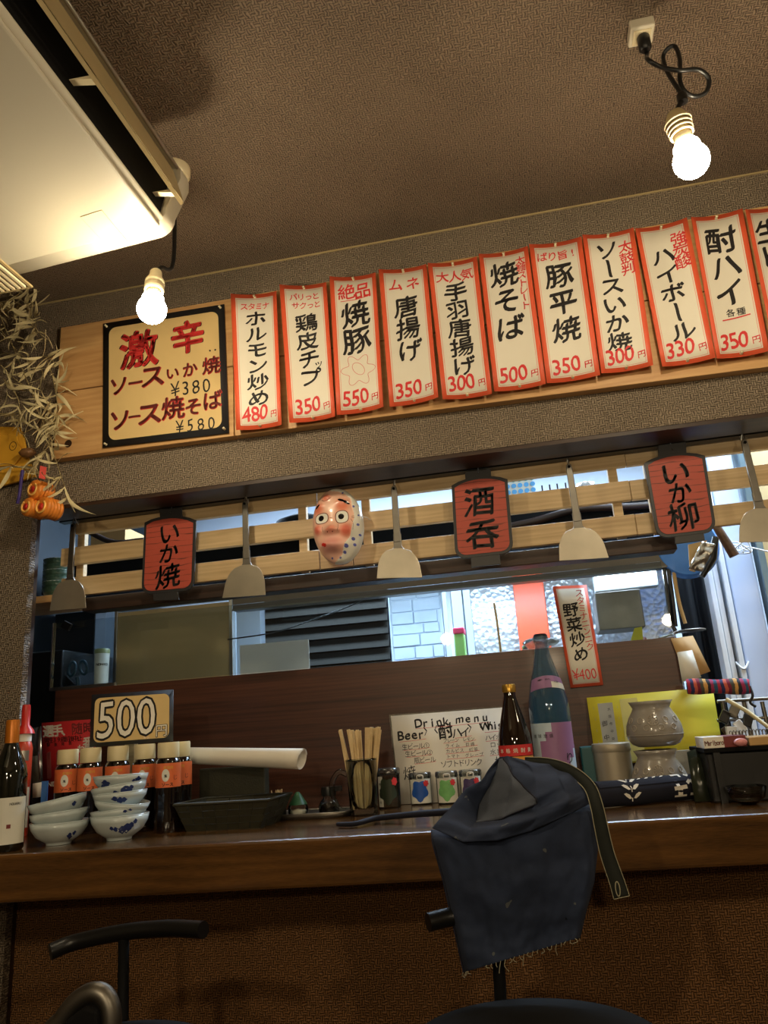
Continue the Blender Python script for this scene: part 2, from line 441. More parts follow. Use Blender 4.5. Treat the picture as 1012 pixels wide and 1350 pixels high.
def sheet_map(cs, Y, curl=0.0, Yb=None):
    """four pixel corners TL,TR,BR,BL on the plane y=Y (bottom at Yb) -> (mapf(x,y,d) in metres, W, H)"""
    Yb = Y if Yb is None else Yb
    tl, tr = at(*cs[0], Y), at(*cs[1], Y); br, bl = at(*cs[2], Yb), at(*cs[3], Yb)
    bl.z = max(bl.z, ZC+.0012) if Y > 1.3 else bl.z; br.z = max(br.z, ZC+.0012) if Y > 1.3 else br.z
    W = ((tr-tl).length+(br-bl).length)/2; H = ((bl-tl).length+(br-tr).length)/2
    def f(x, y, d=0):
        u, v = x/W, y/H
        p = (tl*(1-u)+tr*u)*(1-v)+(bl*(1-u)+br*u)*v
        return p+Vector((0, -curl*(2*u-1)**2-d, 0))
    return f, W, H
def sheet(name, f, W, H, mat, parent=None, nu=8, nv=6, th=.0006):
    b = MB(); b.grid(lambda u, v: f(u*W, v*H, 0), nu, nv); o = b.build(name, mat, parent)
    if th:
        m = o.modifiers.new('solid', 'SOLIDIFY'); m.thickness = th; m.offset = 0
    return o

# ================================================================== THE ROOM
def slab(name, a, b, mat): return struct(MB().box(a, b).build(name, mat, origin=(0, 0, 0)))
slab('ceiling', (-2.6, -2.6, CZ), (2.2, 1.83, CZ+.06), M['ceil'])
slab('floor', (-2.6, -2.6, -1.12), (2.2, 3.9, -1.07), M['darkbeam'])
slab('wall_left', (-2.06, -2.6, -1.07), (-2.0, 1.70, CZ), M['wall'])
slab('wall_right', (2.0, -2.6, -1.07), (2.06, 3.9, CZ), M['wall'])
slab('wall_back', (-2.6, -2.66, -1.07), (2.2, -2.6, CZ), M['wall'])
# header above the opening, and the stub wall beside it
slab('wall_front', (-2.0, 1.70, .622), (2.0, 1.80, CZ), M['wall'])
slab('trim_1', (-1.243, 1.702, .612), (2.0, 1.798, .6225), M['darkbeam'])
slab('wall_front_pillar', (-2.0, 1.70, -1.07), (-1.243, 1.722, .622), M['wall'])
slab('trim_3', (-2.0, 1.722, -1.07), (-1.246, 1.74, .612), M['darkbeam'])
slab('trim_2', (-2.0, 1.697, CZ-.004), (2.0, 1.702, CZ+.001), M['creamd'])
slab('wall_under_counter', (-1.9, 1.74, -1.07), (2.0, 1.80, -.25), M['lowwall'])
# dark laminate partition behind the counter, metal sill channel of the pane
px1 = at(888, 836, 2.0).x
struct(MB().prism([(-1.352, 2.0, ZC), (px1, 2.0, ZC), (px1, 2.0, .179), (-1.352, 2.0, .176)], (0, .025, 0)).build('wall_partition', M['walnut']))
# counter slab
cpoly = [(-1.95, 1.293, -.255), (1.9, 1.554, -.243), (1.9, 2.0, -.243), (-1.95, 2.0, -.255)]
b = MB(); b.prism([Vector(p) for p in cpoly], (0, 0, 0))
b = MB(); lo = [Vector(p) for p in cpoly]; hi = [Vector((p[0], p[1], ZC)) for p in cpoly]
b.add(lo+hi, [(0, 3, 2, 1), (4, 5, 6, 7), (0, 1, 5, 4), (1, 2, 6, 5), (2, 3, 7, 6), (3, 0, 4, 7)])
o = b.build('counter', M['counter'], bevel=.005)
tag(o, 'long lacquered dark wood bar counter with a thick front edge', 'counter')

# ---------------- kitchen shell behind the opening
slab('wall_kitchen_back', (-2.6, 3.5, -1.07), (2.0, 3.56, CZ), M['kwhite'])
slab('ceiling_kitchen', (-2.6, 1.83, CZ), (2.2, 3.56, CZ+.06), M['kwhite'])
M['cabblack'] = plain('black_cabinet_steel', (14, 18, 18), .35)
slab('wall_kitchen_left', (-1.85, 1.82, -1.07), (-1.80, 3.5, CZ), M['kdark'])
# dark side cabinet in the gap between stub wall and pane
o = MB().box((-1.78, 2.06, -1.069), (-1.375, 2.35, .30)).build('side_cabinet', M['cabblack'], bevel=.004)
tag(o, 'dark steel cabinet end in the kitchen beside the glass pane', 'cabinet')

# ================================================================== AIR CONDITIONER
def air_conditioner():
    zb = .95
    C = atz(225, 302, zb); xr = C.x; ye = C.y+.03; y0 = -.35
    A = at(242, 242, C.y)                 # upper lip of the outlet
    xl = -1.35
    E0, E1 = atz(0, 385, zb), atz(205, 333, zb); kk = (E0.y-E1.y)/(E1.x-E0.x); shr = lambda x: kk*max(0, xr-.04-x)
    t = thing('air_conditioner', 'large cream ceiling-hung air conditioner with a long dark outlet slot', 'air conditioner', (-.9, .5, zb))
    # cross-section (x,z): bottom flat, outlet slanting up to the right
    b = MB(); top = CZ-.012
    sec = [(xl, zb), (xr-.012, zb), (xr, zb+.006), (xr-.03, zb+.045), (A.x-.06, A.z+.0), (A.x-.012, A.z+.012), (A.x, A.z+.014), (A.x-.03, A.z+.03), (A.x-.20, top), (xl, top)]
    b.prism([(x, y0, z) for x, z in sec], (0, ye-.055-y0, 0))
    b.build('body', M['cream'], t, bevel=.003)
    # end cap with rounded corner, closing the far end
    b = MB(); sec2 = [(xl, zb-.004)]+[(xr-.03+.034*math.sin(a), zb+.03-.034*math.cos(a)) for a in [k*PI/2/6 for k in range(7)]]+[(A.x+.006, A.z-.01), (A.x+.006, A.z+.012), (A.x-.03, A.z+.04), (A.x-.20, top), (xl, top)]
    n = len(sec2); rows = []
    for k, (dy, ins) in enumerate(((0, 0), (.03, 0), (.048, .006), (.058, .018), (.062, .03))):
        cx, cz = (xl+xr)/2, (zb+top)/2
        rows.append([Vector((x-(ins if x > cx else 0), ye-.056+dy+(shr(x) if k else 0), z+(ins if z < cz else -ins*.3))) for x, z in sec2])
    vs = [p for r in rows for p in r]; fs = [(k*n+i, k*n+(i+1) % n, (k+1)*n+(i+1) % n, (k+1)*n+i) for k in range(4) for i in range(n)]
    b.add(vs, fs, 0, True); b.add(rows[0], [tuple(range(n))[::-1]]); b.add(rows[-1], [tuple(range(n))])
    b.build('end_cap', M['cream'], t)
    # bottom cover panel, slightly proud
    xq = xr-.011; MB().prism([(xl, y0, zb-.007), (xq, y0, zb-.007), (xq, ye-.05, zb-.007), (xq-.03, ye-.05, zb-.007), (xl, ye-.05+shr(xl), zb-.007)], (0, 0, .008)).build('cover_panel', M['cream'], t, bevel=.004)
    # dark outlet cavity
    b = MB(); b.prism([(xr-.006, y0, zb+.012), (A.x-.009, y0, A.z+.008), (A.x-.022, y0, A.z+.014), (xr-.02, y0, zb+.02)], (0, ye-.062-y0, 0))
    b.build('outlet_slot', M['blackmat'], t)
    # louver blade and hinges
    l0 = at(245, 279, C.y-.01)
    b = MB(); b.prism([(l0.x+.002, y0, l0.z-.006), (l0.x+.0075, y0, l0.z-.002), (l0.x+.004, y0, l0.z+.002), (l0.x, y0, l0.z-.002)], (0, ye-.066-y0, 0))
    b.build('louver', M['creamd'], t)
    b = MB(); b.prism([(l0.x+.006, y0, l0.z+.004), (A.x-.006, y0, A.z+.006), (A.x-.009, y0, A.z+.009), (l0.x+.003, y0, l0.z+.007)], (0, ye-.062-y0, 0)); b.build('upper_lip', M['creamd'], t)
    for y in (ye-.10, ye-.36):
        b = MB(); b.prism([(xr-.004, y, zb+.03), (l0.x+.004, y, l0.z-.004), (l0.x+.002, y, l0.z+.004)], (0, .012, 0)); b.build('louver_hinge', M['ivory'], t)
    b = MB(); b.tube([(A.x+.001, y0, A.z+.012), (A.x+.001, ye-.06, A.z+.012)], .0035); b.build('outlet_lip', M['steel'], t)
    # oblong badge (blank embossed plate)
    c = [atz(*q, zb-.0075) for q in ((106, 286), (134, 277), (168, 318), (144, 327))]
    b = MB(); b.prism([p for p in c], (0, 0, -.0004)); b.build('badge', M['ivory'], t)
    b = MB()
    for i in range(4): b.tube([c[i], c[(i+1) % 4]], .0007, 4)
    b.build('badge_rim', M['creamd'], t)
    # intake grille, slats one by one
    g0 = atz(0, 340, zb-.008); g1 = atz(40, 377, zb-.008)  # flap in a lighter grey than the rest of the denim
    gx1 = g1.x; gy1 = g1.y; gx0 = gx1-.24; gy0 = gy1-.62
    b = MB(); 
    b.box((gx0-.012, gy0, zb-.010), (gx0, gy1, zb-.006)); b.box((gx1-.003, gy0, zb-.010), (gx1+.003, gy1+.004, zb-.006)); b.box((gx0, gy1, zb-.010), (gx1, gy1+.005, zb-.006))
    b.build('grille_frame', M['creamd'], t)
    MB().box((gx0, gy0, zb-.0085), (gx1, gy1, zb-.0068)).build('grille_opening', M['darkbeam'], t)
    k = 0; x = gx1-.010
    proto = MB().box((-.0035, gy0, zb-.0135), (.0035, gy1-.004, zb-.0095))
    first = None
    while x > gx0+.004:
        if first is None:
            first = MB().box((x-.003, gy0, zb-.0135), (x+.003, gy1-.004, zb-.0088)).build('grille_slat', M['ivory'], t); fx = x
        else:
            c2 = first.copy(); COL.objects.link(c2); c2.location.x = x-fx
        x -= .0125
    return t
air_conditioner()

# ================================================================== BULBS
def bulb(label, c, tip, coil):
    """c: bulb centre, tip: point straight above where the cord enters"""
    c = Vector(c); tip = Vector(tip)
    t = thing('pendant_bulb', label, 'light bulb', c)
    ax = (tip-c).normalized(); x = ax.orthogonal().normalized(); R = Matrix((x, ax.cross(x), ax)).transposed()
    r = .0285
    prof = [(0, -r)]+[(r*math.sin(a), -r*math.cos(a)) for a in [PI*k/14 for k in range(1, 11)]]
    prof += [(.021, .029), (.0155, .037)]
    MB().lathe(prof, c, 32, ax=R, cap0=False).build('bulb_glass', M['bulbglass'], t)
    MB().lathe([(.0155, .0365), (.0155, .047), (.014, .049)], c, 24, ax=R).build('bulb_collar', M['ivory'], t)
    if coil:
        for k in range(4):
            z = .052+.0075*k; rr = .0175+.001*k
            pts = [c+R@Vector((rr*math.cos(a), rr*math.sin(a), z)) for a in [2*PI*i/20 for i in range(21)]]
            MB().tube(pts, .0018, 6).build('socket_ring', M['ivory'], t)
        MB().lathe([(.0145, .048), (.016, .066), (.0185, .082), (.0135, .094), (.006, .098)], c, 24, ax=R).build('socket', M['creamd'], t)
    else:
        MB().lathe([(.0185, .047), (.0195, .05), (.0195, .062), (.0175, .064), (.0195, .067), (.0195, .074), (.013, .086), (.012, .10), (.010, .103)], c, 24, ax=R).build('socket', M['ivory'], t)
    return t, R
cR = at(911, 212, 1.12); tR = cR+Vector((-.012, -.004, .10))
tb, _ = bulb('lit bare bulb under a black looped cord from a ceiling outlet', cR, tR, True)
bx_ = atz(843, 36, CZ)
cap = at(899, 131, 1.12)
MB().lathe([(.0085, 0), (.0085, .014), (.006, .018)], cap-Vector((0, 0, .006)), 16).build('cord_clamp', M['black'], tb)
MB().tube([cR+(tR-cR)*.93, cap], .0042).build('cord_stub', M['black'], tb)
Yc = 1.13
pl = atz(848, 52, CZ-.032)
pts = [pl, pl+Vector((.002, .006, -.03)), at(853, 78, Yc), at(870, 88, Yc), at(895, 93, Yc-.004), at(920, 92, Yc), at(934, 104, Yc+.01), at(930, 122, Yc+.012), at(915, 127, Yc+.008), at(902, 120, Yc+.004), at(896, 105, Yc+.006), at(896, 80, Yc+.012), at(890, 62, Yc+.02), at(880, 64, Yc+.024), at(874, 76, Yc+.03), at(880, 96, Yc+.02), cap+Vector((0, 0, .012))]
MB().tube(smooth_path(pts, 6), .0038, 8).build('cord', M['black'], tb)
MB().lathe([(.008, -.004), (.0115, 0), (.0115, .026), (.009, .03)], pl+Vector((0, 0, -.022)), 16).build('plug', M['black'], tb)
t = thing('ceiling_outlet', 'square cream power outlet box fixed to the ceiling', 'outlet', bx_)
MB().box(bx_+Vector((-.022, -.022, -.022)), bx_+Vector((.022, .022, 0))).build('housing', M['cream'], t, bevel=.003)
MB().box(bx_+Vector((-.016, -.016, -.0255)), bx_+Vector((.016, .016, -.0215))).build('socket_face', M['ivory'], t, bevel=.002)

cL = at(200, 408, 1.22); tL = cL+Vector((-.004, .022, .10))
tb, _ = bulb('lit bare bulb hanging past the end of the air conditioner', cL, tL, False)
MB().tube(smooth_path([tL, tL+Vector((-.004, .03, .03)), cL+Vector((.004, .08, .16)), (cL.x, cL.y+.09, CZ-.022)], 5), .0045).build('cord', M['black'], tb)
MB().lathe([(.03, -.024), (.034, -.018), (.034, 0)], (cL.x, cL.y+.09, CZ), 24).build('ceiling_rose', M['ivory'], tb)

# ================================================================== MENU BOARD
YB = 1.672
bz = [at(*q, YB) for q in ((80, 432), (1012, 271), (1012, 483.5), (73, 605))]
board = thing('menu_board', 'long pale pine board of two planks fixed across the wall', 'board', (bz[3].x, YB, bz[3].z))
xa, xb = bz[0].x, bz[1].x+.35
k = (bz[2].z-bz[3].z)/(bz[2].x-bz[3].x); kt = (bz[1].z-bz[0].z)/(bz[1].x-bz[0].x)
ztop = lambda x: bz[0].z+kt*(x-xa)
zbot = lambda x: bz[3].z+k*(x-xa)
zmid = lambda x: (ztop(x)+zbot(x))/2-.003
xs = at(307, 480, YB).x
for x0, x1 in ((xa, xs), (xs+.002, xb)):
    dz = 0 if x0 == xa else .008
    MB().prism([(x0, YB, zmid(x0)+.0015+dz), (x1, YB, zmid(x1)+.0015+dz), (x1, YB, ztop(x1)), (x0, YB, ztop(x0))], (0, .027, 0)).build('plank', M['pine'], board, bevel=.0015)
    MB().prism([(x0, YB, zbot(x0)), (x1, YB, zbot(x1)), (x1, YB, zmid(x1)-.0015+dz), (x0, YB, zmid(x0)-.0015+dz)], (0, .027, 0)).build('plank', M['pine'], board, bevel=.0015)
kp = at(90, 585, YB-.0006)
b = MB(); b.lathe([(0, 0), (.006, 0), (.0095, .0003), (.0105, .0006)], kp, 20, ax=Matrix.Rotation(PI/2, 3, 'X'))
b.build('knot', M['darkbeam'], board, label='dark round knot in the plank')

# ================================================================== PRICE SLIPS
M['slip'] = paper_slip('orange_bordered_slip_paper')
def pin(parent, p, mat):
    MB().lathe([(.0035, 0), (.0025, .002), (.002, .006), (.0035, .008), (0, .0085)], p, 10, ax=Matrix.Rotation(PI/2, 3, 'X')).build('push_pin', mat, parent)
SL = [((306,390),(366,386.6),(373,562),(313.5,569)), ((370,378),(431.4,375),(443.4,551),(383,559.5)), ((435.7,367.4),(496,362.5),(506.6,538.6),(445.3,549.3)),
      ((500,358),(562.6,351.4),(578.5,526),(514.7,538.6)), ((564.4,350),(628.6,341.6),(648.7,521.5),(584.2,528.7)), ((631.2,338),(695.4,327.7),(719.3,508.6),(651.8,518.4)),
      ((697.2,325.2),(765.6,315.4),(790.5,496.6),(720.6,507.6)), ((767,312.8),(834.2,303.6),(860,484),(791.9,494.6)), ((836.2,304.8),(904,290.4),(941.8,474),(871.6,486)),
      ((909.4,289.9),(976.6,278.7),(1012,465.4),(943,475.4)), ((980.4,280),(1048,268),(1085,452),(1018,464))]
SLAB = ['price slip for grilled offal at 480 yen, beside the yellow spicy menu',
        'price slip for chicken skin chips at 350 yen',
        'price slip for roast pork at 550 yen with a pink flower drawing',
        'price slip for breast karaage at 350 yen, three black characters',
        'price slip for fried chicken wings at 300 yen, headed in red',
        'price slip for fried noodles at 500 yen with tiny red side text',
        'price slip for pork omelette at 350 yen, red slanting heading',
        'price slip for sauce squid at 300 yen, three red characters aside',
        'price slip for highball at 330 yen, vertical katakana',
        'price slip for chuhai at 350 yen with a red underline',
        'price slip cut off by the frame, last of the row']
def slipbase(i, cs, Y=None, name='price_slip', label=None, curl=.011):
    Y = Y or (YB-.014); f, W, H = sheet_map(cs, Y, curl, Y-.004)
    c = f(W/2, H, 0)
    t = thing(name, label or SLAB[i], 'menu slip', c, 'orange bordered price slips along the board')
    sheet('paper', f, W, H, M['slip'], t, 10, 6)
    pin(t, f(W/2, H*.022, .001), M['ivory']); pin(t, f(W/2, H*.978, .001), M['ivory'])
    return t, f, W, H
def slip(i, blk, red, price, bs=None, extra=None, by=(.2, .78), bdx=0, bcx=.5):
    t, f, W, H = slipbase(i, SL[i])
    st = H*(by[1]-by[0])/len(blk); s = min((bs or .2)*H, st*1.02); asp = max(1, min(1.4, .50*W/s))
    letters(t, f, vcol(blk, W*bcx, H*by[0], H*by[1], s, asp, dx=bdx*W), M['ink'], 'black_lettering', off=.020)
    it = []
    for r in red: it += r(W, H)
    if price:
        n = len(price); it += [(c, W*(.22+.185*j), H*(.895-.006*j), H*.148, .85) for j, c in enumerate(price)]+[('円', W*.82, H*.905, H*.052)]
    letters(t, f, it, M['redink'], 'red_lettering', off=.014)
    if extra: extra(t, f, W, H)
    return t
HR = lambda tx, y, s, x0=.18, x1=.82, sl=0: (lambda W, H: hrow(tx, W*x0, W*x1, H*y, min(H*s, 1.12*(x1-x0)*W/len(tx)), slope=H*sl))
VR = lambda tx, cx, y0, y1, s, dx=0: (lambda W, H: vcol(tx, W*cx, H*y0, H*y1, H*s, dx=dx*W))
slip(0, 'ホルモン炒め', [HR('スタミナ', .095, .085)], '480', None, None, (.13, .84))
def small(ch, cx, cy, s): return lambda t, f, W, H: letters(t, f, [(ch, W*cx, H*cy, H*s)], M['ink'], 'black_lettering', off=.012)
slip(1, '鶏皮チプ', [HR('パリっと', .09, .062), HR('サクっと', .155, .062, .22, .84)], '350', .155, small('ッ', .70, .60, .07), (.22, .76))
def s3(t, f, W, H):
    b = MB()
    pts = [(W*(.5+(.30+.07*math.cos(6*a))*math.cos(a)), H*(.70+(.095+.022*math.cos(6*a))*math.sin(a))) for a in [2*PI*k/60 for k in range(61)]]
    stroke(b, f, pts, .0012); stroke(b, f, [(W*(.5+.13*math.cos(a)), H*(.69+.045*math.sin(a+.4))) for a in [2*PI*k/24 for k in range(25)]], .0012)
    b.build('flower_drawing', M['pinkink'], t)
    b = MB(); stroke(b, f, [(W*.2, H*.19), (W*.5, H*.178), (W*.8, H*.165)], .0018); b.build('underline', M['redink'], t)
slip(2, '焼豚', [HR('絶品', .115, .13, .16, .86)], '550', .2, s3, (.19, .58))
slip(3, '唐揚げ', [HR('ムネ', .12, .10, .14, .86)], '350', .17, None, (.21, .70))
slip(4, '手羽唐揚げ', [HR('大人気', .11, .12, .14, .88)], '300', .155, None, (.16, .84))
slip(5, '焼そば', [VR('太麺ストレート', .81, .06, .45, .065)], '500', .19, None, (.07, .66), bcx=.46)
slip(6, '豚平焼', [HR('ばり旨!', .10, .105, .12, .9)], '350', .185, None, (.15, .74))
slip(7, 'ソースいか焼', [VR('太鼓判', .80, .08, .33, .09)], '300', .165, None, (.06, .86), bcx=.44)
slip(8, 'ハイボール', [VR('強炭酸', .78, .08, .34, .10)], '330', .165, None, (.16, .84), bdx=.12, bcx=.42)
def s10(t, f, W, H):
    letters(t, f, hrow('各種', W*.34, W*.74, H*.70, H*.055), M['ink'], 'black_lettering')
    b = MB(); stroke(b, f, [(W*.26, H*.748), (W*.5, H*.74), (W*.8, H*.732)], .003); b.build('underline', M['redink'], t)
slip(9, '酎ハイ', [], '350', .215, s10, (.09, .66))
slip(10, '生ビール', [], '', .19, None, (.08, .80), bcx=.40)

# lower slip stuck on the pane, over the top of the partition
fS = ((728, 773), (773, 771), (795, 903), (752, 907))
t = thing('price_slip', 'price slip at 400 yen taped lower down above the blue bottle', 'menu slip', at(770, 905, 1.985), 'orange bordered price slips along the board')
f, W, H = sheet_map(fS, 1.985, 0, 1.99)
sheet('paper', f, W, H, M['slip'], t, 4, 4)
letters(t, f, vcol('野菜炒め', W*.40, H*.17, H*.76, H*.145, 1.1, dx=.1*W), M['ink'], 'black_lettering', off=.02)
letters(t, f, vcol('スタミナニンニク', W*.74, H*.04, H*.66, H*.085, dx=.06*W)+hrow('¥400', W*.14, W*.86, H*.88, H*.145, .8), M['redink'], 'red_lettering', off=.008)

# ---------------- yellow spicy menu
def sign(name, label, cs, Y, lean, base, cat, r=.08, bw=.045):
    f, W, H = sheet_map(cs, Y, 0, lean)
    t = thing(name, label, cat, f(W/2, H, 0))
    sheet('backing', f, W, H, M['signblack'], t, 2, 2, .0012)
    b = MB(); m = bw*W; rr = r*W; pts = []
    for cx, cy, a0 in ((W-m-rr, m+rr, -PI/2), (W-m-rr, H-m-rr, 0), (m+rr, H-m-rr, PI/2), (m+rr, m+rr, PI)):
        for k in range(7): a = a0+PI/2*k/6; pts.append((cx+rr*math.cos(a), cy+rr*math.sin(a)))
    b.add([f(x, y, .0010) for x, y in pts], [tuple(range(len(pts)))[::-1]]); b.build('sign_face', M['signtan'], t)
    return t, f, W, H
t, f, W, H = sign('spicy_menu_sign', 'yellow handwritten menu sheet with a thick black border on the board', ((136.2,426.7),(295.4,401),(301.6,570.8),(135.3,590.3)), YB-.006, YB-.006, None, 'sign', .06, .05)
big = [('激', W*.30, H*.26, H*.31, 1.0), ('辛', W*.70, H*.22, H*.27, 1.0)]
_st = rnd.getstate(); letters(t, f, big, M['ink'], 'outline_lettering', off=.036, hand=.5, d=.0013); rnd.setstate(_st)
letters(t, f, big, M['redink'], 'red_lettering', off=.022, hand=.5, d=.0017)
rows = [(c, W*x, H*y, H*s, a) for c, x, y, s, a in (('ソ', .13, .53, .16, 1), ('ー', .27, .525, .13, 1), ('ス', .41, .49, .19, 1.1), ('い', .57, .49, .10, 1.1), ('か', .71, .48, .12, 1), ('焼', .88, .47, .14, 1),
        ('ソ', .14, .80, .18, 1), ('ー', .26, .79, .11, 1), ('ス', .38, .78, .19, 1.1), ('焼', .57, .76, .18, 1), ('そ', .73, .77, .14, 1), ('ば', .88, .74, .15, 1))]
M['maroon'] = plain('maroon_ink', (120, 48, 44), .6)
_st = rnd.getstate(); letters(t, f, [(c, x+.001, y+.0012, s, a) for c, x, y, s, a in rows], M['redink'], 'red_lettering', off=.036, hand=.4, d=.0013); rnd.setstate(_st)
letters(t, f, rows, M['maroon'], 'maroon_lettering', off=.015, hand=.4, d=.0018)
letters(t, f, [('…', W*.92, H*.315, H*.12)]+hrow('¥380', W*.55, W*.88, H*.62, H*.15, .85)+hrow('¥580', W*.58, W*.91, H*.91, H*.13, .85), M['ink'], 'black_lettering', off=-.006, d=.0015)
for u, v in ((.03, .03), (.97, .025), (.97, .97), (.03, .98)): pin(t, f(W*u, H*v, .001), M['ivory'])

# ================================================================== LATTICE
YL = 1.84
lat = thing('timber_lattice', 'pale timber lattice of three long slats under the header', 'lattice', (-.3, YL, .41))
def X_(px, py=690): return at(px, py, YL).x
segs = [X_(80, 735), X_(421, 745), X_(466, 745), X_(838, 690), 1.0]
for nm, z0, z1, dx in (('top', .583, .645, .04), ('mid', .497, .546, 0), ('low', .410, .461, .005)):
    for a in range(4):
        x0 = segs[a]+(dx if a == 0 else .0005); x1 = segs[a+1]-.0005
        if nm != 'low' and a == 1: continue
        if nm != 'low' and a == 2: x0 = segs[1]+.0012
        if a == 1: x0, x1 = x0+.001, x1-.001
        MB().box((x0, YL+(.003 if a % 2 else 0), z0), (x1, YL+.018, z1)).build('slat', M['lattice'], lat, bevel=.0015)
for px in (107, 400, 485, 822, 872): 
    x = at(px, 720, 1.86).x; MB().box((x-.011, YL+.018, .41), (x+.011, YL+.036, .66)).build('upright', M['lattice'], lat, bevel=.001)
# beam below the lattice, shelf at its left end
o = MB().box((-1.2, 1.875, .372), (px1+.02, 1.93, .409)).build('lower_beam', M['darkbeam'], bevel=.002); tag(o, 'dark brown timber beam running under the pale lattice', 'beam')
# top beam behind
o = MB().box((-1.24, 1.81, .612), (1.2, 1.835, .66)).build('hanging_rail', M['black']); tag(o, 'black steel rail under the header that the spatulas hang from', 'rail')

# ================================================================== SPATULAS
YS = 1.79
M['spat'] = plain('hammered_spatula_steel', (186, 178, 160), .34, .8, var=.15, vs=30)
def spatula(label, hx, hy, nx, ny, bl, br, apex, twist=0):
    """pixels: hook top, neck, blade lower-left and lower-right corner"""
    Hk = at(hx, hy, YS); Nk = at(nx, ny, YS); B0 = at(*bl, YS-.002); B1 = at(*br, YS-.002)
    t = thing('teppan_spatula', label, 'spatula', Hk, 'steel spatulas hanging from the rail')
    ax = (Hk-Nk).normalized(); sd = Vector((0, 1, 0)).cross(ax).normalized()
    if sd.x < 0: sd = -sd
    # handle: flat bar with an eye at the top
    w = .0092; L0 = (Hk-Nk).length; b = MB()
    out = [Nk-sd*w*.95, Nk+sd*w*.95, Hk+sd*w*.8-ax*.008]+[Hk-ax*.008+sd*w*.8*math.cos(a)+ax*w*math.sin(a) for a in [PI*k/6 for k in range(1, 6)]]+[Hk-sd*w*.8-ax*.008]
    out2 = [p-Vector((0, .004, 0)) for p in out]
    b.prism(out2, (0, .0065, 0)); b.build('handle', M['dsteel'], t, bevel=.0015)
    # neck plate
    b = MB(); z = Nk
    b.prism([p-Vector((0, .003, 0)) for p in (Nk+sd*w*1.05+ax*.022, Nk-sd*w*1.05+ax*.022, Nk-sd*w*1.1-ax*.01, Nk-sd*w*1.8-ax*.022, Nk+sd*w*1.8-ax*.022, Nk+sd*w*1.1-ax*.01)], (0, .005, 0)); b.build('neck', M['dsteel'], t, bevel=.001)
    # blade outline: dome from shoulders to the flat edge
    dn = ((B0+B1)/2-Nk); Lb = dn.length; dn.normalize(); pts = []
    el = (B1-B0)
    c0 = (B0+B1)/2; top = Nk-ax*.016
    half = el/2
    prof = [(0, 0), (.90, .0), (1.0, -.0)]
    left = []; right = []
    for k in range(13):
        s = k/12; # 0 at top 1 at edge
        qq = min(1, s/.62); wd_ = .20+.66*math.sqrt(max(0, 1-(1-qq)**2))+.14*s**1.5
        m = top.lerp(c0, s)
        left.append(m-half*wd_); right.append(m+half*wd_)
    poly = left+[B0, B1]+right[::-1]
    poly = [p for i, p in enumerate(poly) if i == 0 or (p-poly[i-1]).length > 1e-4]
    b = MB(); b.prism([p-Vector((0, .006, 0)) for p in poly], (0, .0022, 0)); b.build('blade', M['spat'], t, bevel=.0006)
    # hook
    e = Hk-ax*.004
    b = MB(); b.tube(smooth_path([e+Vector((0, -.006, -.002)), e+Vector((.001, -.004, .010)), e+Vector((0, .004, .02)), Vector((e.x, YS+.022, .60)), Vector((e.x, YS+.022, .615))], 4), .0013, 6); b.build('hook', M['steel'], t)
    b = MB(); b.lathe([(.0035, 0), (.0035, .0015)], e+Vector((0, -.006, -.004)), 12, ax=Matrix.Rotation(PI/2, 3, 'X')); b.build('eye', M['blackmat'], t)
spatula('dull spatula nearest the stub wall, hanging before the shelf bowls', 97, 690, 93, 757, (67, 806), (115, 802), 0)
spatula('bright spatula between the squid lantern sign and the mask', 323, 661, 325, 737, (294, 789), (351, 785), 0)
spatula('dull spatula between the mask and the sake lantern sign', 519, 641, 524, 715, (497, 763), (557, 762), 0)
spatula('spatula with a strongly glinting blade, above the lower price slip', 749, 612, 761, 688, (737, 740), (802, 736), 0)
spatula('spatula hanging nearest the blue-white door', 980, 580, 999, 662, (973, 716), (1040, 714), 0)

# ================================================================== LANTERN SIGNS
def lantern(label, body, tt, bt, chars, Y=1.80):
    f, W, H = sheet_map(body, Y, 0)
    t = thing('lantern_sign', label, 'sign', at(*tt[0], Y), 'flat red lantern shaped signs on the lattice')
    def outline(m, r):
        pts = []
        for k in range(9): u = k/8; pts.append((-m+(W+2*m)*u, -m+.02*H-.085*H*math.sin(PI*u)**.7))
        for cx, cy, a0 in ((W-r+m, H-r+m, 0), (r-m, H-r+m, PI/2)):
            for k in range(6): a = a0+PI/2*k/5; pts.append((cx+r*math.cos(a), cy+r*math.sin(a)))
        return pts
    b = MB(); p = outline(.004, .026); b.prism([f(x, y, 0) for x, y in p], (0, .006, 0)); b.build('board_edge', M['signblack'], t, bevel=.0008)
    b = MB(); p = outline(-.0035, .021); b.prism([f(x, y, .0014) for x, y in p], (0, .0013, 0)); b.build('red_face', M['lantern'], t)
    for nm, q in (('top_tab', tt), ('bottom_tab', bt)):
        (x0, y0), (x1, y1) = q; s = (body[1][1]-body[0][1])/(body[1][0]-body[0][0])
        c = [at(x0, y0, Y), at(x1, y0+s*(x1-x0), Y), at(x1+(1 if nm == 'top_tab' else 2), y1+s*(x1-x0), Y), at(x0+1, y1, Y)]
        b = MB(); b.prism([p+Vector((0, .0005, 0)) for p in c], (0, .005, 0)); b.build(nm, M['signblack'], t, bevel=.0006)
    letters(t, f, [(c, W*x, H*y, H*s, a) for c, x, y, s, a in chars], M['ink'], 'black_lettering', off=.018, d=.002, hand=.9)
    MB().tube([f(W/2, -H*.13, .001), (f(W/2, 0).x, Y+.012, .62)], .001, 6).build('hanging_wire', M['steel'], t)
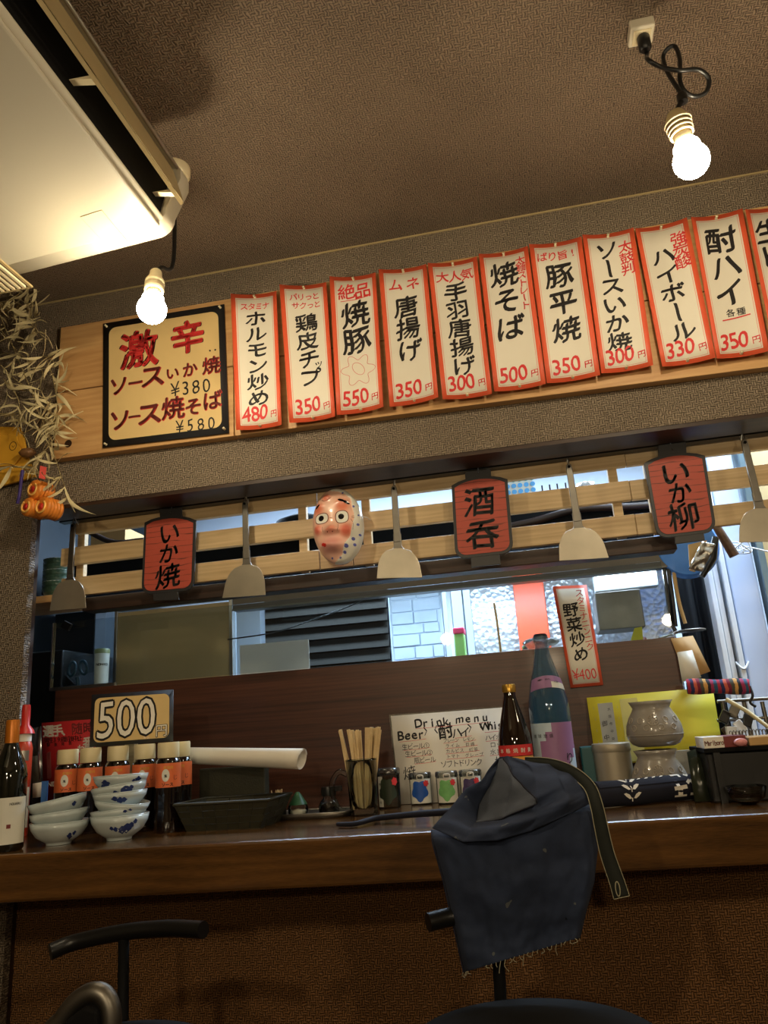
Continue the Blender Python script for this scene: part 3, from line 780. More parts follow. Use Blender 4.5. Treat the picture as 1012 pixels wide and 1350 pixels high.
lantern('red lantern sign with three characters, nearest the stub wall', ((192,689),(256.5,686),(253.5,776),(188,782)), ((209.8,671),(239,687)), ((201,778),(233.4,792)), (('い', .5, .17, .34, 1), ('か', .5, .46, .31, 1), ('焼', .5, .79, .36, 1.1)))
lantern('red lantern sign with two characters for sake drinking', ((597,640),(666.5,632),(674.5,727),(602,735)), ((612.5,622),(646.5,636)), ((620,734),(658,748)), (('酒', .48, .27, .42, 1.05), ('呑', .5, .72, .42, 1.1)))
lantern('red lantern sign before the blue plastic plate, tilted most', ((851,610.5),(926.5,601),(942,699),(868,708)), ((867,587),(904,606)), ((889,704),(927,717)), (('い', .47, .18, .36, 1.1), ('か', .5, .45, .31, 1), ('柳', .5, .77, .38, 1.1)))

# ================================================================== MASK
def mask():
    YM = 1.80; c = at(446, 694, YM); q = .000214
    t = thing('folk_mask', 'pink comic folk mask with wide eyes and spotted white head scarf', 'mask', c+Vector((0, 0, -.09)))
    lx = lambda px: (px-545)*q
    lz = lambda py: (620-py)*q
    A, B = .0655, .099
    def bx(z):   # edge between face and scarf
        pts = [(lz(1060), lx(470)), (lz(1000), lx(570)), (lz(860), lx(640)), (lz(800), lx(700)), (lz(560), lx(768)), (lz(330), lx(742)), (lz(240), lx(640)), (lz(195), lx(500))]
        if z <= pts[0][0]: return pts[0][1]
        for (z0, x0), (z1, x1) in zip(pts, pts[1:]):
            if z <= z1: return x0+(x1-x0)*(z-z0)/(z1-z0)
        return pts[-1][1]
    G = [(490, 690, 62, 50, .020), (420, 700, 36, 30, .008), (560, 705, 36, 30, .008), (665, 715, 80, 75, .014), (320, 665, 60, 60, .010), (450, 860, 150, 70, .016), (540, 900, 110, 60, .008),
         (350, 375, 60, 26, .004), (655, 365, 70, 26, .004), (455, 275, 60, 36, .005), (378, 530, 80, 60, -.004), (625, 550, 70, 62, -.004)]
    def dep(x, z):
        e = max(0, 1-(x/A)**2-(z/B)**2)
        d = .034*e**.45
        for px, py, sx, sy, h in G: d += h*math.exp(-((x-lx(px))/(sx*q))**2-((z-lz(py))/(sy*q))**2)*min(1, e*4)
        if x > bx(z): d += .0022*min(1, e*8)
        return d
    Rz = Matrix.Rotation(math.radians(2), 3, 'Z')@Matrix.Rotation(math.radians(-3), 3, 'Y')
    def P(x, z, o=0): 
        v = Rz@Vector((x, -dep(x, z)-o, z)); return c+v
    nr, na = 46, 96; vs = [P(0, 0)]; fs = []; mi = []
    for i in range(1, nr+1):
        r = (i/nr); r = math.sin(r*PI/2)
        for k in range(na):
            a = 2*PI*k/na; vs.append(P(A*r*math.cos(a), B*r*math.sin(a)))
    cen = []
    for k in range(na): fs.append((0, 1+k, 1+(k+1) % na)); cen.append((0, 0))
    for i in range(1, nr):
        for k in range(na):
            k2 = (k+1) % na; fs.append((1+(i-1)*na+k, 1+i*na+k, 1+i*na+k2, 1+(i-1)*na+k2))
            r = math.sin((i+.5)/nr*PI/2); a = 2*PI*(k+.5)/na; cen.append((A*r*math.cos(a), B*r*math.sin(a)))
    # two parts: painted face and scarf
    m, tt, bs = mk('painted_mask_face')
    col = lin((240, 190, 164)); cur = None
    tc = N(tt, 'ShaderNodeTexCoord')
    base = mixc(tt, noise_(tt, tc.outputs['Object'], 40, 2), lin((236, 182, 154)), lin((246, 200, 176)))
    org = ORG[t.name]
    def blob(cur, px, py, rad, rgb, k):
        p = P(lx(px), lz(py))-org
        d = N(tt, 'ShaderNodeVectorMath', operation='DISTANCE'); L(tt, tc.outputs['Object'], d.inputs[0]); d.inputs[1].default_value = p
        f = N(tt, 'ShaderNodeMapRange', interpolation_type='SMOOTHSTEP'); L(tt, d.outputs['Value'], f.inputs[0]); f.inputs[1].default_value = rad*q; f.inputs[2].default_value = rad*q*.2
        f.inputs[3].default_value = 0; f.inputs[4].default_value = k
        return mixc(tt, f.outputs[0], cur, lin(rgb))
    cur = base
    for px, py, rad, rgb, k in ((340, 400, 120, (226, 104, 66), .8), (640, 410, 130, (228, 108, 66), .8), (310, 665, 100, (226, 92, 70), .8), (670, 730, 130, (226, 96, 70), .85), (455, 275, 80, (226, 104, 70), .8),
                                (490, 680, 110, (232, 120, 84), .7), (470, 880, 230, (220, 150, 140), .85)):
        cur = blob(cur, px, py, rad, rgb, k)
    L(tt, cur, bs.inputs['Base Color']); bs.inputs['Roughness'].default_value = .3; bs.inputs['Coat Weight'].default_value = .3
    M['maskwhite'] = plain('white_painted_scarf', (232, 228, 214), .3, coat=.3, var=.04)
    for nm, mat, sel in (('face', m, False), ('head_scarf', M['maskwhite'], True)):
        b = MB(); b.add(vs, [f for f, (x, z) in zip(fs, cen) if (x > bx(z)) == sel], 0, True)
        used = sorted({i for f in b.f for i in f}); mp = {i: k for k, i in enumerate(used)}
        b.v = [b.v[i] for i in used]; b.f = [tuple(mp[i] for i in f) for f in b.f]
        b.build(nm, mat, t)
    def disc(nm, px, py, rx, ry, mat, o, sq=2.0, n=28, label=None, rot=0):
        b = MB(); ring = []
        rings = [[], []]
        vv = [P(lx(px), lz(py), o+.0002)]; ff = []
        for rr in (.5, 1.0):
            for k in range(n):
                a = 2*PI*k/n; ca, sa = math.cos(a), math.sin(a)
                ux = rx*rr*math.copysign(abs(ca)**(2/sq), ca); uy = ry*rr*math.copysign(abs(sa)**(2/sq), sa)
                u2 = ux*math.cos(rot)-uy*math.sin(rot); v2 = ux*math.sin(rot)+uy*math.cos(rot)
                vv.append(P(lx(px+u2), lz(py+v2), o))
        for k in range(n): ff.append((0, 1+k, 1+(k+1) % n)); k2 = (k+1) % n; ff.append((1+k, 1+n+k, 1+n+k2, 1+k2))
        b.add(vv, ff, 0, True); return b.build(nm, mat, t, label=label)
    M['eyerim'] = plain('brown_outline_paint', (120, 46, 28), .4); M['eyewhite'] = plain('eye_white_paint', (240, 238, 226), .2, coat=.4); M['eyeblack'] = plain('black_eye_paint', (14, 12, 12), .2)
    for px, py, rx, ry, pp in ((382, 533, 84, 66, (375, 527)), (627, 556, 76, 80, (617, 548))):
        disc('eye_outline', px, py, rx+3, ry+2, M['eyerim'], .0004, 2.6); disc('eye', px, py, rx-6, ry-7, M['eyewhite'], .0009, 2.6); disc('pupil', pp[0], pp[1], 34, 34, M['eyeblack'], .0015)
    disc('eyebrow', 340, 372, 36, 15, M['eyeblack'], .0006, rot=-.65); disc('eyebrow', 635, 347, 46, 16, M['eyeblack'], .0006, rot=.45); disc('eyebrow', 690, 380, 46, 16, M['eyeblack'], .0006, rot=.6)
    disc('lips', 378, 855, 20, 18, M['red'], .0008); disc('lips', 400, 868, 18, 20, M['red'], .0008)
    for px, py in ((450, 722), (510, 728)): disc('nostril', px, py, 7, 6, M['eyerim'], .0005, n=10)
    for pts in (((385, 640), (380, 670), (395, 705)), ((578, 640), (580, 690), (565, 725)), ((725, 590), (748, 650), (740, 730)), ((395, 300), (450, 320), (520, 290)), ((480, 545), (512, 547)), ((735, 560), (765, 557)), ((735, 575), (765, 580))):
        b = MB(); b.tube([P(lx(x), lz(y), .0005) for x, y in smooth2(pts)], .0005, 5); b.build('wrinkle', M['eyerim'], t)
    M['spot'] = plain('blue_violet_spot_paint', (96, 100, 170), .35)
    for px, py, r in ((642, 905, 24), (728, 832, 20), (733, 898, 17), (612, 972, 18), (797, 668, 16), (768, 440, 14), (803, 788, 14), (548, 1018, 14), (450, 1010, 12), (812, 552, 10), (655, 250, 12)):
        x, z = lx(px), lz(py)
        if (x/A)**2+(z/B)**2 > .93: 
            s = math.sqrt(.90/((x/A)**2+(z/B)**2)); px = 545+x*s/q; py = 620-z*s/q
        disc('scarf_spot', px, py, r, r, M['spot'], .0006, n=14)
    e = P(A*.96, lz(560)); b = MB(); b.tube([e, e+Vector((.012, .012, -.001)), e+Vector((.018, .02, -.006))], .0012, 6); b.build('string', M['offwhite'], t)
def smooth2(pts):
    return [(p.x, p.y) for p in smooth_path([(x, y, 0) for x, y in pts], 5)]
mask()

# ================================================================== SHELF WITH RIBBED BOWLS (left end of the kitchen opening)
a0 = at(36, 797, 1.90)
o = MB().box((-1.44, 1.845, a0.z-.012), (at(104, 790, 1.9).x, 2.02, a0.z+.008)).build('wall_shelf', M['pine'], bevel=.002); tag(o, 'short orange-toned wooden shelf beside the stub wall', 'shelf')
o = MB().box((-1.445, 1.86, a0.z-.035), (-1.37, 1.90, a0.z-.0125)).build('shelf_bracket', M['lattice'], bevel=.002); tag(o, 'small timber block bracket under the short wooden shelf', 'bracket')
bc = at(75, 780, 1.93); 
for k in range(6):
    z = a0.z+.008+.0008+k*.0165
    prof = [(.018, 0), (.020, .004), (.034, .018), (.040, .034), (.0385, .034), (.032, .019), (.010, .006)]
    t = thing('ribbed_bowl', 'dark green ribbed bowl on the short shelf, %s' % ['at the bottom of its pile', 'second from the bottom of its pile', 'third from the bottom of its pile', 'third from the top of its pile', 'second from the top of its pile', 'topmost of its pile'][k], 'bowl', (bc.x, bc.y, z), 'green ribbed bowls on the shelf')
    MB().lathe(prof, (bc.x, bc.y, z), 48, rmod=lambda a, zz: 1+.03*math.cos(24*a)*(zz > .003), cap1=False).build('bowl_wall', M['greenbowl'], t)
    MB().lathe([(.0385, .0335), (.0408, .0345), (.0385, .0352)], (bc.x, bc.y, z), 48).build('rim', M['porcelain'] if k % 2 else M['greenbowl'], t)

# ================================================================== GLASS PANE over the partition
YP = 2.012
g0 = at(71, 850, YP).x; gt = .372
pane = thing('window_1', 'pane', 'window', (0, YP, .18)); del pane['label'], pane['category']; pane['kind'] = 'structure'
MB().box((g0, YP-.002, .180), (px1, YP+.002, gt)).build('pane', M['pane'], pane)
MB().box((g0-.004, YP-.006, .178), (g0, YP+.006, gt)).build('edge_strip', M['chrome'], pane)
MB().box((g0, YP-.007, .177), (at(152, 900, YP).x, YP+.007, .186)).build('sill_strip', M['steel'], pane)
o = MB().box(at(86, 828, YP-.004)-Vector((.005, 0, .005)), at(94, 822, YP-.004)+Vector((.003, -.01, .004)), rot=Matrix.Rotation(.5, 3, 'Y')).build('binder_clip', M['black'])
tag(o, 'small black clip on the glass pane', 'clip')

# ================================================================== KITCHEN THINGS
def pxbox(name, label, cat, x0, y0, x1, y1, Y, depth, mat, bevel=.003, **k):
    p, q2 = at(x0, y0, Y), at(x1, y1, Y)
    o = MB().box((p.x, Y, -1.069 if Y >= 2.44 and y1 > 830 else q2.z), (q2.x, Y+depth, p.z)).build(name, mat, bevel=bevel)
    return tag(o, label, cat) if label else o
# steel hood band running above the opening
h1 = at(551, 781, 2.12)
hood = thing('range_hood', 'long stainless hood band above the kitchen pass', 'hood', (-.3, 2.12, h1.z))
MB().box((at(306, 800, 2.12).x, 2.12, h1.z), (at(878, 740, 2.12).x, 2.16, .44)).build('front_panel', plain('brownish_grey_steel', (92, 82, 70), .4, .35), hood, bevel=.003)  # front panel in one brownish grey tone
MB().box((at(306, 800, 2.12).x, 2.16, h1.z+.07), (at(878, 740, 2.12).x, 2.42, .44)).build('hood_box', M['blackmat'], hood)
MB().box((at(306, 800, 2.12).x, 2.118, h1.z), (at(878, 740, 2.12).x, 2.1205, h1.z+.005)).build('lower_trim', M['dsteel'], hood)
# upper dark band (black cupboard seen through the middle gap) and the lights above
o = MB().box((-1.70, 2.40, .55), (.42, 2.8, .675)).build('wall_cupboard', M['blackmat'], bevel=.004); tag(o, 'black cupboard seen through the middle gap of the lattice', 'cupboard')
o = MB().box((-1.79, 2.62, -1.069), (at(124, 850, 2.62).x, 2.7, .52)).build('dark_backdrop', M['kdark'], bevel=.004); tag(o, 'dark blue-grey steel locker deep behind the scissors', 'locker')  # dark box added to darken the view of the pale back wall
# beige panel with a metal frame
t = thing('serving_hatch_panel', 'beige sliding panel in a pale metal frame behind the pane', 'panel', at(230, 900, 2.2))
p, q_ = at(154, 812, 2.2), at(303, 886, 2.2); zb_ = .16
MB().box((p.x, 2.203, zb_), (q_.x, 2.22, at(154, 808, 2.2).z)).build('panel', M['beige'], t)
zt_ = at(154, 806, 2.2).z
for a, c in (((p.x-.007, 2.198, zb_), (p.x+.003, 2.225, zt_)), ((q_.x-.001, 2.198, zb_), (q_.x+.010, 2.225, zt_)), ((p.x-.007, 2.197, zt_), (q_.x+.010, 2.225, zt_+.010))): MB().box(a, c).build('frame_bar', M['steel'], t, bevel=.001)
# pale blue upright and white sheet beside it
o = pxbox('door_jamb', 'pale blue-white painted upright beside the beige panel', 'post', 311, 800, 345, 905, 2.6, .05, M['kwhite'])
o = pxbox('notice_sheet', 'blank white sheet propped behind the pane', 'paper', 316, 851, 409, 905, 2.1, .002, M['offwhite'], 0)
# dark shutter behind, slat by slat
M['shut'] = plain('dark_shutter_paint', (44, 40, 34), .7, spec=.2)
sh = thing('louvred_shutter', 'dark louvred shutter deep in the kitchen', 'shutter', at(420, 890, 3.0))
p, q_ = at(338, 770, 3.0), at(516, 905, 3.0)
n = 9
for k in range(n):
    z1 = p.z-(p.z-q_.z)*k/n; z0 = p.z-(p.z-q_.z)*(k+.93)/n
    MB().prism([(p.x, 3.0, z0), (q_.x, 3.0, z0), (q_.x, 3.02, z1), (p.x, 3.02, z1)], (0, .008, 0)).build('slat', M['shut'], sh)
MB().box((p.x, 3.03, -1.07), (q_.x, 3.05, p.z)).build('back', M['blackmat'], sh)
o = MB(); o.tube(smooth_path([at(300, 843, 2.196), at(360, 834, 2.195), at(410, 818, 2.195), at(470, 795, 2.195), at(478, 786, 2.17)], 4), .0022, 6); o = o.build('cable', M['black']); tag(o, 'thin black cable slanting across behind the pane', 'cable')
# stone-clad panel (white), stone by stone
st = thing('stone_clad_panel', 'bluish white panel clad in rough stones, behind the pane', 'panel', at(550, 870, 2.6))
p, q_ = at(511, 770, 2.6), at(590, 890, 2.6)
MB().box((p.x, 2.6, -1.069), (q_.x, 2.63, p.z)).build('panel_back', M['kwhite'], st)
M['stone'] = plain('whitewashed_stone', (206, 218, 232), .7, var=.15, vs=30, bmp=.6)
z = q_.z+.004; r2 = random.Random(3); row = 0
while z < p.z-.012:
    hgt = r2.choice((.022, .032, .040)); x = p.x+.006
    while x < q_.x-.02:
        w = min(r2.uniform(.05, .11), q_.x-.004-x); dd = r2.uniform(.006, .016)
        b = MB(); zt2 = min(z+hgt, p.z-.004)
        b.prism([(x, 2.6, z), (x+w, 2.6, z+r2.uniform(-.002, .002)), (x+w, 2.6, zt2), (x, 2.6, zt2)], (0, -dd, 0)); b.build('stone', M['stone'], st, bevel=.003)
        x += w+.0025
    z += hgt+.0025
o = pxbox('white_post', 'narrow white post beside the stone-clad panel', 'post', 591, 760, 597, 890, 2.55, .03, M['white'])
o = pxbox('grey_post', 'grey steel post between the stone-clad panel and orange plate', 'post', 608, 772, 618, 890, 2.45, .03, M['kdark'])
t = thing('green_container', 'lime green container with a bright pink lid behind the pane', 'container', (at(604, 850, 2.25).x, 2.25, .155))
p, q_ = at(598, 836, 2.25), at(611, 836, 2.25); MB().box((p.x, 2.25, .155), (q_.x, 2.30, p.z)).build('body', plain('lime_plastic', (150, 206, 110), .4), t, bevel=.003)
MB().box((p.x-.002, 2.248, p.z), (q_.x+.002, 2.302, p.z+.018)).build('lid', plain('pink_plastic', (220, 60, 100), .4), t, bevel=.003)
o = pxbox('steel_splash_sheet', 'embossed steel sheet standing behind the pane', 'sheet', 616, 755, 700, 885, 2.5, .008, M['embossed'])
o = pxbox('orange_reflection', 'glowing orange plastic sheet behind the pane', 'sheet', 674, 758, 727, 856, 2.44, .006, M['oreflect'])  # reflection on the steel, put in as a flat orange colour
o = pxbox('wall_sheet', 'embossed steel sheet nearest the doorway', 'sheet', 700, 735, 893, 850, 2.56, .008, M['embossed'])
t = thing('strip_lamp', 'white fluorescent strip lamp above the grey box', 'lamp', at(820, 765, 2.3))
p, q_ = at(781, 754, 2.3), at(868, 770, 2.3)
MB().box((p.x, 2.3, q_.z-.004), (q_.x, 2.345, p.z+.02)).build('housing', M['white'], t, bevel=.003)
MB().tube([(p.x+.005, 2.292, (p.z+q_.z)/2), (q_.x-.005, 2.292, (p.z+q_.z)/2)], .013, 14).build('tube', M['tube'], t)
t = thing('spot_lamp', 'small bright lamp above the white post', 'lamp', at(596, 776, 2.4))
MB().lathe([(.012, .018), (.018, 0)], at(596, 776, 2.4), 16).build('shade', M['white'], t); MB().lathe([(0, -.007), (.010, -.005), (.014, 0), (.0, .001)], at(596, 776, 2.4), 16).build('lens', M['tube'], t)
o = pxbox('extractor_box', 'grey metal box behind the pane, left of the doorway cables', 'box', 783, 782, 851, 826, 2.25, .12, M['dsteel'])
o = MB().tube([at(651, 795, 2.2), at(655, 820, 2.2), at(660, 860, 2.2)], .0035, 8).build('wooden_rod', M['pine']); tag(o, 'thin wooden rod leaning before the orange sheet', 'rod')
for cx, cy, r, c_, lab in ((706, 851, .035, M['plastic'], 'crumpled clear plastic bag behind the blue bottle neck'), (727, 846, .018, M['pottery'], 'small crumpled bundle beside the lower price slip'),):
    b = MB(); cc = at(cx, cy, 2.1); b.lathe([(0, -r*.6)]+[(r*math.sin(a), -r*.6*math.cos(a)) for a in [PI*k/8 for k in range(1, 8)]]+[(0, r*.6)], cc, 18, rmod=lambda a, z: 1+.2*math.sin(5*a+z*300))
    o = b.build('plastic_bag', c_); tag(o, lab, 'bag')
o = pxbox('counter_kitchen', 'kitchen worktop behind the partition', 'worktop', 60, 905, 60, 905, 2.05, .5, M['steel']); 
bpy.data.objects.remove(o)
o = MB().box((-1.37, 2.03, .10), (px1-.01, 2.32, .155)).build('kitchen_worktop', M['steel'], bevel=.003); tag(o, 'stainless worktop just behind the partition', 'worktop')
# red jar & yellow scraps on the worktop near the door
o = MB().lathe([(.018, 0), (.018, .035), (.012, .04)], (at(842, 838, 2.1).x, 2.1, .155), 20).build('spice_jar', plain('rust_red_lid', (120, 54, 40), .4)); tag(o, 'small rust red jar behind the partition', 'jar')
o = MB().prism([at(830, 848, 2.08), at(836, 828, 2.08), at(846, 826, 2.08), at(848, 848, 2.08)], (0, .003, 0)).build('yellow_packet', M['yellow']); tag(o, 'folded yellow packet before the rust red jar', 'packet')
# left: scissors, cup, bag
def ring_path(c, rx, rz, rot, n=22):
    return [c+Vector((rx*math.cos(a)*math.cos(rot)-rz*math.sin(a)*math.sin(rot), 0, rx*math.cos(a)*math.sin(rot)+rz*math.sin(a)*math.cos(rot))) for a in [2*PI*k/n for k in range(n+1)]]
t = thing('scissors', 'blue-green handled scissors standing handles up behind the pane', 'scissors', (at(105, 895, 2.06).x, 2.06, .155))
M['scis'] = plain('blue_green_scissor_handle', (40, 70, 84), .4)
for cx, cy, ro in ((95, 882, -.15), (110, 880, .25)): MB().tube(ring_path(at(cx, cy, 2.06), .011, .020, ro), .0042, 8).build('handle', M['scis'], t)
MB().tube([at(102, 893, 2.06), at(103, 905, 2.06)], .006, 8).build('shank', M['scis'], t)
cc = at(133, 905, 2.07); cc = Vector((cc.x, 2.07, .155)); zt = at(133, 856, 2.07).z
t = thing('plastic_cup', 'printed white cup with a greenish lid behind the pane', 'cup', cc)
MB().lathe([(.019, 0), (.0215, (zt-.155)*.9)], cc, 28).build('cup_wall', M['label'], t)
MB().lathe([(.022, (zt-.155)*.9), (.0225, (zt-.155)*.98), (.020, zt-.155)], cc, 28).build('lid', plain('olive_lid', (136, 140, 90), .4), t)
def wrap(c, r, a0=None):
    """map sheet metres onto a cylinder facing the camera; x=0 is the middle, y downwards from z=c.z"""
    c = Vector(c); a0 = math.atan2(-c.y, -c.x) if a0 is None else a0
    return lambda x, y, d=0: c+Vector(((r+d)*math.cos(a0+x/r), (r+d)*math.sin(a0+x/r), -y))
letters(t, wrap((cc.x, cc.y, zt), .0213), [(c, -.013+.0065*i, .046, .0100) for i, c in enumerate('NONIO')], M['ink'], 'black_lettering', off=.03, hand=.1)
t = thing('plastic_pouch', 'pale crumpled pouch beside the scissors', 'pouch', (at(90, 900, 2.1).x, 2.1, .155))
b = MB(); b.grid(lambda u, v: at(68+56*u+6*v, 874-14*u+24*v, 2.10)+Vector((0, .008*noise.noise(Vector((u*4, v*4, 0))), 0)), 14, 10); b.build('pouch_sheet', M['plastic'], t)
b = MB(); b.prism([at(66, 880, 2.08), at(76, 878, 2.08), at(98, 902, 2.08), at(88, 904, 2.08)], (0, .02, 0)); o = b.build('dark_holder', M['black'], bevel=.002); tag(o, 'dark slanted holder beside the scissors handles', 'holder')

# upper gaps: ceiling shelf bits
def gapbox(*a, **k): return pxbox(*a, **k)
M['dteal'] = plain('teal_dot', (50, 170, 168), .5); M['dblue'] = plain('sky_blue_dot', (100, 176, 230), .5)
t = thing('dotted_box', 'white box with teal and blue dots on the high kitchen shelf', 'box', at(685, 650, 2.3))
p, q_ = at(662, 618, 2.45), at(705, 660, 2.45); MB().box((p.x, 2.45, .676), (q_.x, 2.55, p.z)).build('carton', M['label'], t)
for i in range(5):
    for j in range(3):
        c = Vector((p.x+.010+.0205*i, 2.4495, at(668, 634, 2.45).z-.0205*j)); MB().lathe([(0, 0), (.0082, .0004)], c, 14, ax=Matrix.Rotation(PI/2, 3, 'X'), cap0=False).build('dot', M['dteal'] if j < 1 else M['dblue'], t)
for i, px in enumerate((713, 723, 733, 744)):
    o = pxbox('wall_switch', 'small dark switch on the high white panel, %s' % ['nearest the dotted box', 'second from the dotted box', 'third from the dotted box', 'farthest from the dotted box'][i], 'switch', px, 640-i*1.2, px+3, 648-i*1.2, 2.5, .01, M['black'], 0)
    o['group'] = 'switches on the high panel'
o = MB().lathe([(.02, 0), (.035, .02), (.038, .05), (.03, .07), (0, .08)], (at(771, 640, 2.5).x, 2.5, .676), 24, rmod=lambda a, z: 1+.08*math.sin(9*a)).build('glass_jar', M['pottery']); tag(o, 'lumpy grey jar behind the top gap of the lattice', 'jar')
o = MB().tube(smooth_path([at(640, 700, 2.386), at(700, 688, 2.386), at(760, 672, 2.386), at(830, 668, 2.386), at(880, 664, 2.386)], 5), .012, 8).build('hose', M['darkbeam']); tag(o, 'brown hose running across behind the lattice', 'hose')
o = MB().box((at(495, 650, 2.5).x, 2.5, .676), (at(560, 650, 2.5).x, 2.6, .725)).build('blue_folder', M['blue']); tag(o, 'blue folder edge behind the top gap by the mask', 'folder')
o = MB().tube(smooth_path([at(115, 700, 2.386), at(150, 715, 2.386), at(190, 712, 2.386)], 5), .01, 8).build('dark_hose', M['darkbeam']); tag(o, 'dark hose behind the lattice near the ribbed bowls', 'hose')
b = MB(); b.lathe([(.10, 0), (.09, .03), (.03, .055), (0, .058)], at(400, 700, 2.35), 32); o = b.build('pan_lid', M['blackmat']); tag(o, 'round black pan lid behind the lattice beside the mask', 'lid')
o = MB().box((at(120, 700, 2.45).x, 2.45, .676), (at(165, 700, 2.45).x, 2.6, .78)).build('cardboard_box', M['cork']); tag(o, 'brown cardboard box on the cupboard behind the lattice', 'box')

# ---------------- right doorway
t = thing('refrigerator', 'tall blue-white painted door panel standing in the passage', 'door', at(970, 1000, 2.35))
p = at(955, 800, 2.35)
xl_, xr_ = at(921, 700, 2.35).x, at(975, 700, 2.35).x
xl_ = at(932, 760, 2.35).x; xr_ = at(997, 760, 2.35).x
MB().box((xl_+.06, 2.35, -1.07), (xr_+.0, 2.39, 1.1)).build('door_leaf', M['doorwhite'], t, bevel=.004)
for i, dx in enumerate((.0, .018, .04)): MB().box((xl_+dx, 2.34+.012*(i == 1), -1.07), (xl_+dx+.014, 2.40, 1.1)).build('frame_strip', M['white'], t, bevel=.002)
o = MB().box((xr_+.010, 2.33, -1.07), (xr_+.030, 2.38, 1.1)).build('steel_rail', plain('blue_grey_steel_rail', (110, 130, 140), .35, .6), bevel=.003); tag(o, 'blue-grey steel upright rail right of the white door panel', 'rail')
o = MB().box((xr_+.045, 2.45, -1.07), (1.9, 2.5, 1.2)).build('brown_partition', M['beige']); tag(o, 'brown panel beyond the steel upright', 'panel')
o = MB()
def curt(u, v):
    x = at(893, 800, 2.5).x+u*.20; return Vector((x, 2.5+.012*math.sin(u*26), .62-1.69*v))
o.grid(curt, 60, 4); o = o.build('door_curtain', M['curtain'], solid=.003); tag(o, 'black cloth curtain hanging in the passage', 'curtain')
hk = at(978, 878, 2.349)
t = thing('wall_hook', 'small white hook on the white door panel', 'hook', hk)
MB().tube(smooth_path([hk+Vector((-.016, -.003, .012)), hk+Vector((-.006, -.008, -.004)), hk+Vector((.004, -.01, -.008)), hk+Vector((.018, -.003, .010))], 4), .003, 8).build('hook_arms', M['white'], t)
MB().lathe([(.006, 0), (.006, .006)], hk, 12, ax=Matrix.Rotation(PI/2, 3, 'X')).build('boss', M['steel'], t)
# blue plate-like tub hanging
t = thing('blue_tub', 'round blue plastic tub hanging behind the tilted lantern sign', 'tub', at(906, 745, 2.15))
cc = at(903, 722, 2.15); rr = .084
MB().lathe([(rr, 0), (rr*1.02, .006), (rr*.96, .03), (rr*.9, .035)], cc+Vector((0, .0, 0)), 40, ax=Matrix.Rotation(PI/2+.1, 3, 'X')).build('tub_wall', M['blue'], t)
MB().tube([cc+Vector((rr*math.cos(a), -.003, rr*math.sin(a))) for a in [2*PI*k/40 for k in range(41)]], .003, 6).build('rim', M['blue'], t)
# wooden knife handle and dangling wraps
t = thing('knife', 'knife with a dark wooden handle hanging beside the lantern sign', 'knife', at(945, 700, 1.9))
h0, h1_ = at(944, 694, 1.9), at(968, 733, 1.9)
MB().tube([h0, h0.lerp(h1_, .5), h1_], [.010, .011, .012], 12).build('handle', wood('dark_handle_wood', (60, 40, 26), (110, 76, 50)), t)
MB().tube([h0+(h0-h1_)*.01, h0+(h0-h1_)*.6], [.006, .004], 10).build('tang', M['dsteel'], t)
t = thing('folded_wrap', 'crumpled foil and dark film roll behind the tilted lantern sign', 'wrap', at(930, 725, 1.95))
b = MB(); b.grid(lambda u, v: at(925+18*u-18*v, 714+4*u+36*v, 1.95)+Vector((0, .012*noise.noise(Vector((u*3, v*5, 2))), 0)), 8, 12); b.build('foil', M['steel'], t, solid=.003)
b = MB(); b.tube([at(943, 708, 1.97), at(938, 735, 1.97), at(925, 760, 1.97)], [.008, .012, .007], 10); b.build('film', M['black'], t)
b = MB(); b.prism([at(907, 718, 2.0), at(932, 712, 2.0), at(916, 754, 2.0), at(909, 752, 2.0)], (0, .004, 0)); o = b.build('card_tag', M['cork']); tag(o, 'tan card hanging in front of the blue tub', 'card')
# white string bundle
t = thing('white_string', 'tangled white cord stretched to the steel upright', 'cord', at(975, 725, 2.2))
r3 = random.Random(5); pts = [at(962+r3.uniform(-1, 28), 714+r3.uniform(-2, 16), 2.2+r3.uniform(-.02, .02)) for _ in range(16)]+[at(990, 722, 2.2), at(1012, 727, 2.2), at(1040, 730, 2.2)]
MB().tube(smooth_path(pts, 6), .0022, 6).build('strand', M['white'], t)
# hanging cables / aprons strings
for i, (pp, lab) in enumerate((([(874, 744), (880, 790), (884, 820), (890, 832)], 'black cable hanging nearest the end of the partition'), ([(880, 744), (886, 790), (890, 826)], 'second black cable by the end of the partition'),
              ([(886, 742), (894, 790), (903, 822)], 'brown strap hanging between cables and curtain'))):
    o = MB().tube(smooth_path([at(x, y, 2.13) for x, y in pp], 5), .006 if i < 2 else .005, 8).build('hanging_cable', M['black'] if i < 2 else M['cork']); tag(o, lab, 'cable')
# magnifier-like round lid
cc = at(909, 833, 2.1)
t = thing('mesh_skimmer', 'round grey skimmer with a pale rim sticking out past the partition end', 'skimmer', cc)
MB().tube([cc+Vector((-.03, 0, .001)), (px1-.03, 2.03, .182)], .003, 6).build('handle', M['steel'], t)
MB().lathe([(0, 0), (.036, .002), (.038, .004), (.0, .005)], cc, 36).build('disc', M['dsteel'], t); MB().tube([cc+Vector((.038*math.cos(a), .038*math.sin(a), .003)) for a in [2*PI*k/36 for k in range(37)]], .0016, 6).build('rim', M['steel'], t)
